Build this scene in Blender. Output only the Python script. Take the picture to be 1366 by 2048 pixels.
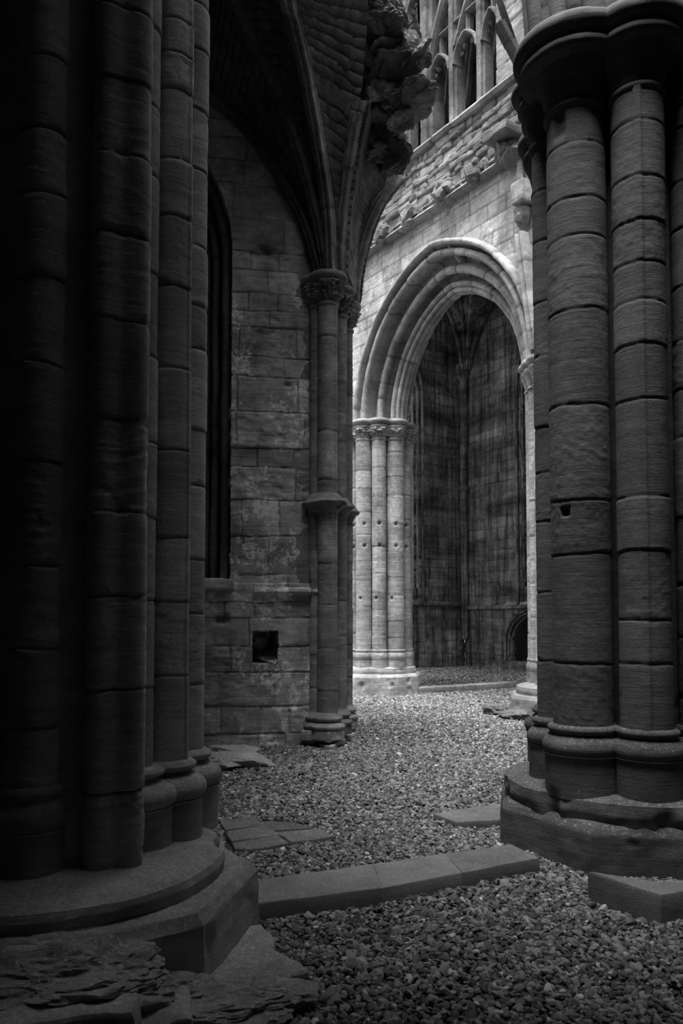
import bpy, math
import numpy as np
from mathutils import Vector, Matrix, noise as mnoise
C = bpy.context.scene.collection
for o in list(bpy.data.objects): bpy.data.objects.remove(o)
PI = math.pi
sc = bpy.context.scene

# ------------------------------------------------------------------ camera
F, CY, TILT, CZ = 1550.0, 1167.0, math.radians(2.5), 1.6
cd = bpy.data.cameras.new('camera'); cam = bpy.data.objects.new('camera', cd); C.objects.link(cam)
cd.sensor_fit = 'VERTICAL'; cd.sensor_height = 36; cd.sensor_width = 24
cd.lens = F / 2048 * 36; cd.shift_y = (CY - 1024) / 2048; cd.clip_start = .05; cd.clip_end = 300
cam.location = (0, 0, CZ); cam.rotation_euler = (PI/2 + TILT, 0, 0)
sc.camera = cam
# ------------------------------------------------------------------ sky, sun, exposure
SKY = .9
w = bpy.data.worlds.new('overcast_sky'); sc.world = w; w.use_nodes = True
nt = w.node_tree; bg = nt.nodes['Background']
tc = nt.nodes.new('ShaderNodeTexCoord'); sx = nt.nodes.new('ShaderNodeSeparateXYZ')
rp = nt.nodes.new('ShaderNodeValToRGB')
nt.links.new(tc.outputs['Generated'], sx.inputs[0]); nt.links.new(sx.outputs['Z'], rp.inputs[0])
rp.color_ramp.elements[0].position = 0; rp.color_ramp.elements[0].color = (.35,.35,.35,1)
rp.color_ramp.elements[1].position = .9; rp.color_ramp.elements[1].color = (1,1,1,1)
nt.links.new(rp.outputs[0], bg.inputs[0]); bg.inputs[1].default_value = SKY
sl = bpy.data.lights.new('overcast_sun', 'SUN'); sl.energy = 3.6; sl.angle = math.radians(30)
sun = bpy.data.objects.new('overcast_sun', sl); C.objects.link(sun)
sun.rotation_euler = Vector((.14, .26, -1)).to_track_quat('-Z', 'Y').to_euler()
sc.view_settings.view_transform = 'Standard'; sc.view_settings.look = 'None'
sc.view_settings.gamma = 1; sc.view_settings.exposure = 1.05
sc.view_settings.use_curve_mapping = False

# ------------------------------------------------------------------ pixel helpers (where a photo point stands)
_s, _c = math.sin(TILT), math.cos(TILT)
def _d(px, py):
    y = (CY - py) / F
    return (px - 683) / F, _c - y*_s, y*_c + _s
def G(px, py, z=0):
    a, b, e = _d(px, py); t = (z - CZ) / e; return (a*t, b*t)
def at(px, py, Y):
    a, b, e = _d(px, py); t = Y / b; return Vector((a*t, Y, CZ + e*t))
Ax = np.array([-.555, .832, 0]); Bx = np.array([.832, .555, 0]); UP = np.array([0, 0, 1.])

# ------------------------------------------------------------------ noise
def _h(ix, iy, iz, seed):
    n = (ix.astype(np.int64)*73856093) ^ (iy.astype(np.int64)*19349663) ^ (iz.astype(np.int64)*83492791) ^ (seed*2654435)
    n = (n ^ (n >> 13)) * 1274126177; n = n ^ (n >> 16); n = n * 668265263; n = n ^ (n >> 15)
    return (n & 0xffff) / 65535.0
def vn(x, y, z, seed=0):
    x, y, z = np.broadcast_arrays(np.asarray(x, float), np.asarray(y, float), np.asarray(z, float))
    fx, fy, fz = np.floor(x), np.floor(y), np.floor(z)
    u, v, q = x-fx, y-fy, z-fz
    u, v, q = u*u*(3-2*u), v*v*(3-2*v), q*q*(3-2*q)
    r = 0
    for i in (0, 1):
        for j in (0, 1):
            for k in (0, 1):
                r = r + _h(fx+i, fy+j, fz+k, seed) * (u if i else 1-u) * (v if j else 1-v) * (q if k else 1-q)
    return r*2 - 1
def fbm(x, y, z, seed=0, o=4):
    r = 0; a = 1.; s = 0
    for i in range(o):
        r = r + a*vn(x*2**i, y*2**i, z*2**i, seed+i*17); s += a; a *= .5
    return r / s

# ------------------------------------------------------------------ materials
def stone(name, base=.24, var=.5, strata=.35, bump=.6, lichen=.0, white=0., streak=0., fine=90., rough=.92):
    m = bpy.data.materials.new(name); m.use_nodes = True; t = m.node_tree; N = t.nodes; L = t.links
    b = N['Principled BSDF']; b.inputs['Roughness'].default_value = rough
    b.inputs['Specular IOR Level'].default_value = .25
    co = N.new('ShaderNodeTexCoord').outputs['Object']
    def noise(scale, mp=None, detail=5, rg=.6, dist=0):
        n = N.new('ShaderNodeTexNoise'); n.inputs['Scale'].default_value = scale
        n.inputs['Detail'].default_value = detail; n.inputs['Roughness'].default_value = rg; n.inputs['Distortion'].default_value = dist
        if mp:
            q = N.new('ShaderNodeMapping'); q.inputs['Scale'].default_value = mp; L.new(co, q.inputs[0]); L.new(q.outputs[0], n.inputs[0])
        else: L.new(co, n.inputs[0])
        return n.outputs['Fac']
    def mr(v, a, bb, c, d):
        n = N.new('ShaderNodeMapRange'); L.new(v, n.inputs[0])
        for i, q in enumerate((a, bb, c, d)): n.inputs[i+1].default_value = q
        return n.outputs[0]
    def mt(op, a, bb):
        n = N.new('ShaderNodeMath'); n.operation = op
        for i, q in enumerate((a, bb)):
            if isinstance(q, (int, float)): n.inputs[i].default_value = q
            else: L.new(q, n.inputs[i])
        return n.outputs[0]
    at_ = N.new('ShaderNodeAttribute'); at_.attribute_name = 'tone'
    col = mt('MULTIPLY', at_.outputs['Fac'], base)
    big = noise(1.3, detail=6, rg=.65)
    col = mt('MULTIPLY', col, mr(big, .3, .7, 1-var, 1+var))
    med = noise(9, detail=6, rg=.7)
    col = mt('MULTIPLY', col, mr(med, .3, .7, 1-var*.5, 1+var*.5))
    st = noise(1.6, (1.2, 1.2, 16), detail=5, rg=.6, dist=.8)
    col = mt('MULTIPLY', col, mr(st, .3, .7, 1-strata*.6, 1+strata*.6))
    fn = noise(fine, detail=3, rg=.7)
    col = mt('MULTIPLY', col, mr(fn, .25, .75, .75, 1.25))
    if streak:
        sk = noise(1, (7, 7, .35), detail=5, rg=.7); col = mt('MULTIPLY', col, mr(sk, .35, .65, 1-streak, 1+streak*.5))
        sb = noise(1, (.35, .35, 1.6), detail=4, rg=.6); col = mt('MULTIPLY', col, mr(sb, .35, .6, 1-streak*.8, 1.25))
    if white:
        p = noise(2.2, (1, 1, .8), detail=8, rg=.75)
        k = mt('MULTIPLY', mr(p, .545, .575, 0, white), mr(noise(16, detail=6, rg=.75), .46, .52, 0, 1))
        col = mt('ADD', col, mt('MULTIPLY', k, base*1.3))
    if lichen:
        v = N.new('ShaderNodeTexVoronoi'); v.inputs['Scale'].default_value = 26; L.new(co, v.inputs[0])
        v.inputs['Randomness'].default_value = 1
        a = mr(v.outputs['Distance'], .16, .26, 1, 0)
        s2 = N.new('ShaderNodeSeparateColor'); L.new(v.outputs['Color'], s2.inputs[0])
        a = mt('MULTIPLY', a, mr(s2.outputs[0], .72, .76, 0, 1))
        a = mt('MULTIPLY', a, mr(noise(2.5), .48, .6, 0, 1))
        g = N.new('ShaderNodeNewGeometry'); s3 = N.new('ShaderNodeSeparateXYZ'); L.new(g.outputs['Normal'], s3.inputs[0])
        a = mt('MULTIPLY', a, mr(s3.outputs['Z'], .0, .6, .25, 1))
        crust = mt('MULTIPLY', mr(noise(45, detail=6, rg=.8), .52, .60, 0, 1), mr(s3.outputs['Z'], .1, .7, 0, .6))
        col = mt('ADD', col, mt('MULTIPLY', mt('MAXIMUM', a, crust), .35*lichen))
    cc = N.new('ShaderNodeCombineColor')
    for i in range(3): L.new(col, cc.inputs[i])
    L.new(cc.outputs[0], b.inputs['Base Color'])
    hs = mt('ADD', mt('MULTIPLY', fn, .25), mt('MULTIPLY', noise(28, (1, 1, 1.8), detail=6, rg=.75), .9))
    hs = mt('ADD', hs, mt('MULTIPLY', noise(1.6, (1.5, 1.5, 34), detail=6, rg=.65, dist=.5), .9*strata/.35))
    bp = N.new('ShaderNodeBump'); bp.inputs['Strength'].default_value = bump; bp.inputs['Distance'].default_value = .012
    L.new(hs, bp.inputs['Height']); L.new(bp.outputs[0], b.inputs['Normal'])
    return m
M = dict(
    rbase=stone('shaded_lichened_sandstone', .13, .35, .25, .8, lichen=.9, fine=120),  # copy of lichened_sandstone with shade put into its albedo
    right=stone('shaded_carved_sandstone', .15, .30, .30, .5),  # copy of carved_sandstone, darkened so the right pier reads as shaded
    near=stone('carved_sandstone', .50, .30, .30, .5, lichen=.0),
    base=stone('lichened_sandstone', .38, .35, .25, .8, lichen=1.1, fine=120),
    far=stone('weathered_pale_sandstone', .36, .45, .45, .5, white=.3),
    resp=stone('respond_sandstone', .24, .5, .3, .6, white=.4),
    wall1=stone('stained_ashlar', .42, .6, .35, .7, white=.9),
    wall4=stone('pale_ashlar', .48, .45, .35, .5, white=.45),
    rub=stone('rubble_stone', .29, .5, .3, 1., lichen=1.),
    arch=stone('moulded_arch_stone', .42, .45, .25, .35),
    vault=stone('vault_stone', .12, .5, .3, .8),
    ragged=stone('broken_rubble_core', .22, .55, .4, 1.),
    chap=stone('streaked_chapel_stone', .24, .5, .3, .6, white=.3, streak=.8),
    tracery=stone('tracery_stone', .20, .6, .2, .5, white=.3),
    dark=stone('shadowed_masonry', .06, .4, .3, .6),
    flag=stone('paving_stone', .17, .35, .1, .4, lichen=.5),
    kerb=stone('kerb_stone', .26, .3, .1, .5, lichen=.3),
    soil=stone('packed_grit', .09, .4, 0, 1., fine=160),
)

# ------------------------------------------------------------------ object helpers
def link(name, me, mat, parent=None):
    o = bpy.data.objects.new(name, me); C.objects.link(o)
    if mat: me.materials.append(M[mat] if isinstance(mat, str) else mat)
    if parent: o.parent = parent
    return o
def build(name, V, Fq, mat, parent=None, tone=None, smooth=True):
    V = np.asarray(V, float).reshape(-1, 3)
    q = parent
    while q is not None: V = V - np.array(q.location); q = q.parent
    me = bpy.data.meshes.new(name)
    me.vertices.add(len(V)); me.vertices.foreach_set('co', V.ravel())
    if isinstance(Fq, np.ndarray):
        k = Fq.shape[1]; n = len(Fq)
        me.loops.add(n*k); me.loops.foreach_set('vertex_index', Fq.ravel().astype(np.int32))
        me.polygons.add(n); me.polygons.foreach_set('loop_start', np.arange(0, n*k, k, dtype=np.int32))
        me.polygons.foreach_set('loop_total', np.full(n, k, np.int32))
    else:
        cnt = [len(f) for f in Fq]; flat = [i for f in Fq for i in f]
        me.loops.add(len(flat)); me.loops.foreach_set('vertex_index', flat)
        me.polygons.add(len(Fq)); me.polygons.foreach_set('loop_start', np.concatenate(([0], np.cumsum(cnt)[:-1])).astype(np.int32))
        me.polygons.foreach_set('loop_total', cnt)
    me.update(calc_edges=True); me.validate()
    me.polygons.foreach_set('use_smooth', [smooth]*len(me.polygons))
    a = me.attributes.new('tone', 'FLOAT', 'POINT')
    a.data.foreach_set('value', (np.ones(len(V)) if tone is None else np.asarray(tone, float).ravel()).astype(np.float32))
    return link(name, me, mat, parent)
def join(parts):
    V, Fc, T = [], [], []; n = 0
    for v, f, t in parts:
        v = np.asarray(v, float).reshape(-1, 3); V.append(v)
        Fc += [tuple(int(i)+n for i in q) for q in f]; T.append(np.full(len(v), t) if np.isscalar(t) else np.ravel(t)); n += len(v)
    return np.concatenate(V), Fc, np.concatenate(T)
def grid(nu, nv, wrap=False):
    i = np.arange(nu if wrap else nu-1); j = np.arange(nv-1)
    I, J = np.meshgrid(i, j, indexing='ij'); I2 = (I+1) % nu
    return np.stack([I*nv+J, I2*nv+J, I2*nv+J+1, I*nv+J+1], -1).reshape(-1, 4)
def tag(o, label, cat, group=None, kind=None):
    o['label'] = label; o['category'] = cat
    if group: o['group'] = group
    if kind: o['kind'] = kind
    return o
def thing(name, loc, label, cat, group=None):
    o = bpy.data.objects.new(name, None); C.objects.link(o); o.location = loc; o.empty_display_size = .2
    return tag(o, label, cat, group)
def struct(o, label=None):
    o['kind'] = 'structure'
    if label: o['label'] = label
    return o

# stone drum shaft: a height field on a cylinder, drum joints, worn patches, optional raised fillet
def shaft(name, cx, cy, r, z0, z1, parent, mat='near', joints=None, fillet=None, res=.008, seed=0, wear=1., lobes=None, height=.42, holes=()):
    rg = np.random.RandomState(seed)
    if joints is None:
        joints = []; z = z0 + rg.uniform(.2, .45)
        while z < z1: joints.append(z); z += rg.uniform(.7, 1.3)*height
    J = np.array(sorted(joints))
    nt_ = max(20, int(2*PI*r/res)); nz = max(8, int((z1-z0)/(res*1.2)))
    th = np.linspace(0, 2*PI, nt_, endpoint=False)[:, None]; z = np.linspace(z0, z1, nz)[None, :]
    rr = np.full((nt_, nz), r)
    if lobes: rr = rr * (1 + lobes[0]*np.cos(lobes[1]*(th - lobes[2])))
    if fillet is not None:
        for f in np.atleast_1d(fillet):
            d = (th - f + PI) % (2*PI) - PI
            rr = rr + .012*np.clip((.16 - np.abs(d))/.03, 0, 1)
    x0, y0 = cx + r*np.cos(th), cy + r*np.sin(th)
    X, Y, Z = np.broadcast_arrays(x0, y0, z)
    zw = Z + .014*fbm(X*5, Y*5, Z*2, seed, 2)
    idx = np.searchsorted(J, zw) if len(J) else np.zeros_like(zw, int)
    n = len(J)+1
    dt = rg.uniform(.78, 1.2, n); dr = rg.uniform(-.004, .004, n)*min(1, r/.1); dw = rg.uniform(0, 1, n)**3; tx, ty = rg.uniform(-.5, .5, n), rg.uniform(-.5, .5, n)
    rr = rr + dr[idx]
    if n > 1:
        dist = np.min(np.abs(zw[..., None] - J[None, None, :]), -1) if n < 30 else 1
        chip = np.clip(fbm(X*14, Y*14, Z*14, seed+5, 3), 0, 1)
        rr = rr - (.008*np.exp(-(dist/.006)**2) + .016*chip*np.exp(-(dist/.018)**2)*wear) * (.6 if r < .09 else 1)
    S = fbm(X*2.5, Y*2.5, (Z + X*tx[idx] + Y*ty[idx])*34, seed+2, 3)
    P = np.clip(fbm(X*9, Y*9, Z*9, seed+9, 5) - .12, 0, 1)
    rr = rr + wear*(.0018*S*(.5+dw[idx]*1.4) - .016*P*dw[idx]*min(1, r/.12)) + .0025*fbm(X*30, Y*30, Z*30, seed+3, 2)*(.3+dw[idx])
    for ha, hz, hw, hh, hd in holes:
        d = ((th - math.radians(ha) + PI) % (2*PI) - PI)*r; rr = rr - hd*np.exp(-(d/hw + .25*fbm(X*20, Y*20, Z*20, 5, 2))**4 - ((Z-hz)/hh)**4)
    V = np.stack([cx + rr*np.cos(th), cy + rr*np.sin(th), Z], -1)
    tn = dt[idx]*(1 + .12*S)
    if n > 1: tn = tn*(1 - .45*np.exp(-(dist/.007)**2))
    return build(name, V, grid(nt_, nz, True), mat, parent, tn)

def lathe(cx, cy, prof, n=48, seed=0, amp=.003, foliage=None, poly=None):
    P = []                       # densify the profile
    for (r0, z0), (r1, z1) in zip(prof[:-1], prof[1:]):
        k = max(1, int(math.hypot(r1-r0, z1-z0)/.015))
        for i in range(k): P.append((r0+(r1-r0)*i/k, z0+(z1-z0)*i/k))
    P.append(prof[-1]); P = np.array(P)
    th = np.linspace(0, 2*PI, n, endpoint=False)[:, None]; r = P[:, 0][None, :]; z = P[:, 1][None, :]
    R = r*np.ones_like(th); Z = z*np.ones_like(th)
    if poly:                     # polygonal plan: poly=(sides, angle of a face normal)
        d = (th - poly[1] + PI/poly[0]) % (2*PI/poly[0]) - PI/poly[0]; R = R/np.cos(d)
    X, Y = cx+R*np.cos(th), cy+R*np.sin(th)
    R = R + amp*fbm(X*9, Y*9, Z*9, seed, 4)*np.minimum(1, r/.05) - np.clip(fbm(X*5, Y*5, Z*5, seed+40, 2)-.35, 0, 1)*amp*8
    if foliage:
        a, b, amp2 = foliage; m = np.clip((Z-a)/.03, 0, 1)*np.clip((b-Z)/.03, 0, 1)
        R = R + m*amp2*(np.abs(fbm(X*24, Y*24, Z*20, seed+7, 3))*3 - .2)
    V = np.stack([cx+R*np.cos(th), cy+R*np.sin(th), Z], -1).reshape(-1, 3)
    nv = len(P); f = grid(n, nv, True).tolist()
    f.append([i*nv for i in range(n)][::-1]); f.append([i*nv+nv-1 for i in range(n)])
    tone = 1 + .15*fbm(V[:, 0]*6, V[:, 1]*6, V[:, 2]*6, seed+3, 2)
    return V, f, tone
def torus_prof(r, z0, z1, bulge, n=5):
    return [(r + bulge*math.sin(PI*i/n)**.7, z0+(z1-z0)*i/n) for i in range(n+1)]

# ashlar / rubble masonry sheet: grid O + u*U + v*UP, blocks pushed in and out, holes masked, given real thickness
def masonry(name, O, U, W, H, mat, parent=None, res=.02, course=(.24, .4), length=(.4, .9), off=.008, groove=.010, rough=.006,
            keep=None, thick=.5, seed=0, N=None, tvar=.18, V0=0., field=None, warp=.02):
    rg = np.random.RandomState(seed); O = np.array(O, float); U = np.array(U, float)/np.linalg.norm(U)
    if N is None: N = np.array([U[1], -U[0], 0])
    nu, nv = int(W/res)+1, int(H/res)+1
    u, v = np.meshgrid(np.linspace(0, W, nu), np.linspace(0, H, nv), indexing='ij')
    uw = u + warp*fbm(u*3, v*3, 0*u, seed, 3); vw = v + warp*fbm(u*2.2, v*4, 0*u+7, seed+1, 3)
    ce = [-.3]
    while ce[-1] < H+.5: ce.append(ce[-1] + rg.uniform(*course))
    ce = np.array(ce); ci = np.clip(np.searchsorted(ce, vw)-1, 0, len(ce)-2)
    dv = np.minimum(vw-ce[ci], ce[ci+1]-vw)
    D = np.zeros_like(u); T = np.ones_like(u); du = np.full_like(u, 9.); tilt = np.zeros_like(u); ro = np.zeros_like(u)
    for c in range(len(ce)-1):
        m = ci == c
        if not m.any(): continue
        e = [-.5-rg.uniform(0, length[1])]
        while e[-1] < W+1.5: e.append(e[-1]+rg.uniform(*length))
        e = np.array(e); bi = np.clip(np.searchsorted(e, uw[m])-1, 0, len(e)-2); n = len(e)
        du[m] = np.minimum(uw[m]-e[bi], e[bi+1]-uw[m])
        D[m] = rg.uniform(-1, 1, n)[bi]*off; T[m] = rg.uniform(1-tvar, 1+tvar, n)[bi]
        tilt[m] = (vw[m]-ce[c])*rg.uniform(-1, 1, n)[bi]*off*1.6; ro[m] = (rg.uniform(0, 1, n)**2)[bi]
    d = np.minimum(dv, du)
    g = np.exp(-(d/(res*.45+.002))**2)
    D = D + tilt - groove*g - groove*1.2*np.exp(-(d/.02)**2)*np.clip(fbm(u*11, v*11, 0*u, seed+4, 4)-.05, 0, 1)*2
    D = D + rough*fbm(u*4, v*9, 0*u, seed+6, 5)*(.5+2*ro) - rough*3*np.clip(fbm(u*6, v*10, 0*u+3, seed+8, 3)-.2, 0, 1)*ro
    if field is not None: D = D + field(u, v+V0)
    T = T*(1-.5*g)*(1+.15*fbm(u*5, v*5, 0*u, seed+12, 3))
    P = O + u[..., None]*U + (v[..., None])*UP + D[..., None]*N
    Fq = grid(nu, nv)
    if keep is not None:
        k = keep(u, v+V0).ravel(); Fq = Fq[k[Fq].all(1)]
    used = np.zeros(nu*nv, bool); used[Fq.ravel()] = True; remap = np.cumsum(used)-1
    # faces must look along N
    a = np.cross(U, UP)
    if np.dot(a, N) < 0: Fq = Fq[:, ::-1]
    o = build(name, P.reshape(-1, 3)[used], remap[Fq], mat, parent, T.ravel()[used])
    sm = o.modifiers.new('thickness', 'SOLIDIFY'); sm.thickness = thick; sm.offset = -1
    return o

def sweep(path, prof, tone=None, seed=0, joint=None, up=None, closed=True, amp=.003, caps=True, taper=None):
    """sweep a 2-D profile (a: sideways, b: along up) along a 3-D path; up(i, p, t) gives the b direction"""
    P = np.array([np.array(p, float) for p in path]); n = len(P)
    T = np.gradient(P, axis=0); T /= np.linalg.norm(T, axis=1)[:, None]
    prof = np.array(prof, float); k = len(prof); V = np.zeros((n, k, 3)); tn = np.ones((n, k))
    L = np.concatenate(([0], np.cumsum(np.linalg.norm(np.diff(P, axis=0), axis=1))))
    rg = np.random.RandomState(seed); J = []
    if joint:
        s = rg.uniform(.3, 1)*joint
        while s < L[-1]: J.append(s); s += joint*rg.uniform(.7, 1.3)
    J = np.array(J); dt = rg.uniform(.78, 1.2, len(J)+1); ds = rg.uniform(-1, 1, (len(J)+1, 2))*.006
    cen = prof.mean(0)
    for i in range(n):
        b = np.array(up(i, P[i], T[i]) if callable(up) else up, float); b = b - T[i]*np.dot(b, T[i]); b /= np.linalg.norm(b)
        a = np.cross(T[i], b); q = prof.copy()
        if taper is not None: q = q*taper(L[i]/L[-1])
        if len(J):
            j = np.searchsorted(J, L[i]); dd = np.min(np.abs(J-L[i])); gq = math.exp(-(dd/.011)**2)
            q = q + ds[j]; q = q + (cen-q)/ (np.linalg.norm(cen-q, axis=1)[:, None]+1e-6)*.012*gq; tn[i] *= dt[j]*(1-.5*gq)
        V[i] = P[i] + q[:, :1]*a + q[:, 1:]*b
    nz = amp*fbm(V[..., 0]*8, V[..., 1]*8, V[..., 2]*8, seed, 4)
    V = V + nz[..., None]*np.array([.6, .6, .5])
    f = []
    for i in range(n-1):
        for j in range(k if closed else k-1):
            j2 = (j+1) % k; f.append((i*k+j, i*k+j2, (i+1)*k+j2, (i+1)*k+j))
    if closed and caps: f += [tuple(range(k))[::-1], tuple((n-1)*k+j for j in range(k))]
    return V.reshape(-1, 3), f, tn.ravel()*(1+.12*fbm(V[..., 0]*5, V[..., 1]*5, V[..., 2]*5, seed+9, 2).ravel())
def spline(pts, n=40):
    P = [Vector(p) for p in pts]; P = [P[0]*2-P[1]] + P + [P[-1]*2-P[-2]]; out = []
    m = len(P)-3
    for s in range(n+1):
        t = s/n*m; i = min(int(t), m-1); t -= i; a, b, c, d = P[i:i+4]
        out.append(.5*((2*b)+(-a+c)*t+(2*a-5*b+4*c-d)*t*t+(-a+3*b-3*c+d)*t**3))
    return out
def box(c, s, rz=0, seed=0, sub=6, amp=.008, rnd=.03, tone=1., axes=None):
    """rounded, worn stone block"""
    V, f = [], []
    n = sub; s = np.array(s)/2.
    for ax in range(3):
        for sg in (-1, 1):
            u, v = np.meshgrid(np.linspace(-1, 1, n+1), np.linspace(-1, 1, n+1), indexing='ij')
            q = np.zeros((n+1, n+1, 3)); q[..., ax] = sg; q[..., (ax+1) % 3] = u*sg; q[..., (ax+2) % 3] = v
            g = grid(n+1, n+1) + len(V)*(n+1)**2; V.append(q.reshape(-1, 3)); f += g.tolist()
    V = np.concatenate(V)*s
    inner = np.clip(V, -(s-rnd), s-rnd); d = V-inner; l = np.linalg.norm(d, axis=1)[:, None]
    V = inner + d/np.maximum(l, 1e-9)*np.minimum(l, rnd)
    co, si = math.cos(rz), math.sin(rz); X = V[:, 0]*co-V[:, 1]*si; Y = V[:, 0]*si+V[:, 1]*co
    V = np.stack([X, Y, V[:, 2]], -1)+np.array(c)
    for a in range(3): V[:, a] += amp*fbm(V[:, 0]*7, V[:, 1]*7, V[:, 2]*7, seed+a*5, 4)
    return V, f, tone
_ico = {}
def ico(k):
    if k not in _ico:
        import bmesh
        b = bmesh.new(); bmesh.ops.create_icosphere(b, subdivisions=k, radius=1)
        _ico[k] = (np.array([v.co[:] for v in b.verts]), [tuple(v.index for v in f.verts) for f in b.faces]); b.free()
    return _ico[k]
def rock(c, s, seed=0, k=4, planes=14, rz=None, amp=.06, tone=1., flat=.6, tip=0.):
    """angular broken stone: a sphere cut by random planes"""
    rg = np.random.RandomState(seed); n, f = ico(k); Np = rg.normal(size=(planes, 3)); Np /= np.linalg.norm(Np, axis=1)[:, None]
    d = rg.uniform(flat, 1, planes); q = np.maximum(n@Np.T, 1e-3); r = np.minimum((d/q).min(1), 1.15)
    r = r*(1+amp*fbm(n[:, 0]*2.5, n[:, 1]*2.5, n[:, 2]*2.5, seed, 4))
    r = r*(1 + amp*.5*(1-2*np.abs(fbm(n[:, 0]*4+seed, n[:, 1]*4, n[:, 2]*7, seed+3, 4))))
    V = n*r[:, None]*np.array(s)
    if tip: V = V @ np.array(Matrix.Rotation(rg.uniform(-tip, tip), 3, 'X') @ Matrix.Rotation(rg.uniform(-tip, tip), 3, 'Y'))
    a = rg.uniform(0, 6) if rz is None else rz; co, si = math.cos(a), math.sin(a)
    V = np.stack([V[:, 0]*co-V[:, 1]*si, V[:, 0]*si+V[:, 1]*co, V[:, 2]], -1)+np.array(c)
    return V, f, tone
def tri_ok(parts): return join(parts)
def B(name, parts, mat, parent=None, smooth=True):
    v, f, t = join(parts); o = build(name, v, f, mat, parent, t, smooth)
    if smooth: o.data.set_sharp_from_angle(angle=math.radians(32))
    return o
def prism(poly, z0, z1, top=None, tone=1., seed=0, amp=0.01, bev=.02):
    """worn slab from a plan polygon: subdivided rim so the edges look broken"""
    P = []; n = len(poly)
    for i in range(n):
        a, b = np.array(poly[i], float), np.array(poly[(i+1) % n], float); k = max(2, int(np.linalg.norm(b-a)/.035))
        for j in range(k): P.append(a+(b-a)*j/k)
    P = np.array(P); c = P.mean(0); m = len(P); rings = []
    j = amp*fbm(P[:, 0]*6, P[:, 1]*6, 0*P[:, 0], seed, 4)[:, None]
    nrm = (P-c)/np.linalg.norm(P-c, axis=1)[:, None]
    for z, ins in ((z0, 0), (z0+(z1-z0)*.5, 0), (z1-bev, 0), (z1-bev*.3, bev*.35), (z1, bev)):
        q = P + nrm*(j*(1.5 if z > z0 else 1)-ins); rings.append(np.column_stack([q, z + .5*amp*fbm(q[:, 0]*5, q[:, 1]*5, q[:, 0]*0+z*9, seed+3, 3)]))
    for t in (.7, .4, .15):
        q = c+(P+nrm*(j-bev)-c)*t; zz = z1 + .5*amp*fbm(q[:, 0]*4, q[:, 1]*4, q[:, 0]*0, seed+8, 3)
        rings.append(np.column_stack([q, zz]))
    V = np.concatenate(rings); f = []
    for r in range(len(rings)-1):
        for i in range(m): f.append((r*m+i, r*m+(i+1) % m, (r+1)*m+(i+1) % m, (r+1)*m+i))
    f.append(tuple(range(m))[::-1]); f.append(tuple((len(rings)-1)*m+i for i in range(m)))
    if top: V[:, 2] += top(V[:, 0], V[:, 1])*(V[:, 2] > z0+.5*(z1-z0))
    return V, f, tone
exec_parts = []

# ================================================================== THE GROUND AND ADDED LIGHT-BLOCKING SLABS
gx, gy = np.meshgrid(np.linspace(-12, 14, 261), np.linspace(-6, 34, 401), indexing='ij')
gz = .012*fbm(gx*.8, gy*.8, gx*0, 3, 3) - .02
fl = build('floor', np.stack([gx, gy, gz], -1), grid(261, 401), 'soil'); struct(fl, 'dark packed grit under the gravel')
def slab(name, x0, x1, y0, y1, z0, z1, mat='dark', label=None):
    v = [(x, y, z) for x in (x0, x1) for y in (y0, y1) for z in (z0, z1)]
    f = [(0, 1, 3, 2), (4, 6, 7, 5), (0, 4, 5, 1), (2, 3, 7, 6), (0, 2, 6, 4), (1, 5, 7, 3)]
    return struct(build(name, v, f, mat, smooth=False), label)
slab('ceiling_blocker_near', -6.2, 9.2, -4.0, 2.7, 9.4, 9.8, label='unseen dark slab added over the near bays to block sky light')  # overhead slabs out of view, added to block and shape the sky light
slab('ceiling_blocker_west', -6.2, -.5, 2.4, 6.6, 9.4, 9.8, label='unseen dark slab added over the left bay to keep light off it')
slab('ceiling_blocker_east_bay', 2.3, 4.2, 2.4, 5.6, 9.4, 9.8, label='unseen dark slab added to shade the massive pier')
slab('ceiling_blocker_east', 4.2, 9.2, 2.4, 11.6, 9.4, 9.8, label='unseen dark slab added over the right bay to cut side light')
slab('ceiling_blocker_aisle', -6.2, -.1, 6.6, 10.6, 9.9, 10.3, label='unseen dark slab added over the left aisle to stop light leaks')
slab('wall_blocker_rear', -6.2, 9.2, -4.5, -4.0, 0, 12, label='unseen dark wall added behind the viewpoint to block light')  # walls out of view, added to keep stray horizon light out
slab('wall_blocker_west', -6.7, -6.2, -4.5, 12, 0, 12, label='unseen dark wall added on the left to block light')
slab('wall_blocker_east', 9.2, 9.7, -4.5, 17, 0, 15, label='unseen dark wall added on the right to block horizon light')

# ------------------------------------------------------------------ left aisle wall with the square niche
o1 = np.array([-1.679, 9.615, 0]); U1 = np.array([1.158, .186, 0]); U1 /= np.linalg.norm(U1); N1 = np.array([U1[1], -U1[0], 0])
W1S = 2.6   # how far the wall starts left of the first visible corner
O1 = o1 - U1*W1S
def u1(px):           # distance along the wall of a photo column
    a = (px-683)/F/ (_c+.0*_s); return None
def wall_uv(px, py):
    a, b, e = _d(px, py); D = a*U1[1]-b*U1[0]
    k = (b*O1[0]-a*O1[1])/D; t = (O1[0]+k*U1[0])/a if abs(a) > 1e-6 else (O1[1]+k*U1[1])/b
    return k, CZ+e*t
nl, nb = wall_uv(505, 1327); nr, ntp = wall_uv(556, 1262)
jl, sill = wall_uv(460, 1160)
def keep1(u, v):
    nich = (u > nl) & (u < nr) & (v > nb) & (v < ntp)
    zz = 6.2; win = (u < jl) & (u > jl-2.2) & (v > sill) & (v < zz)
    hd = (u-(jl-2.2))**2 + (v-zz)**2 < 2.2**2; hd &= (u-jl)**2+(v-zz)**2 < 2.2**2
    return ~(nich | win | (hd & (v >= zz)))
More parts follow.
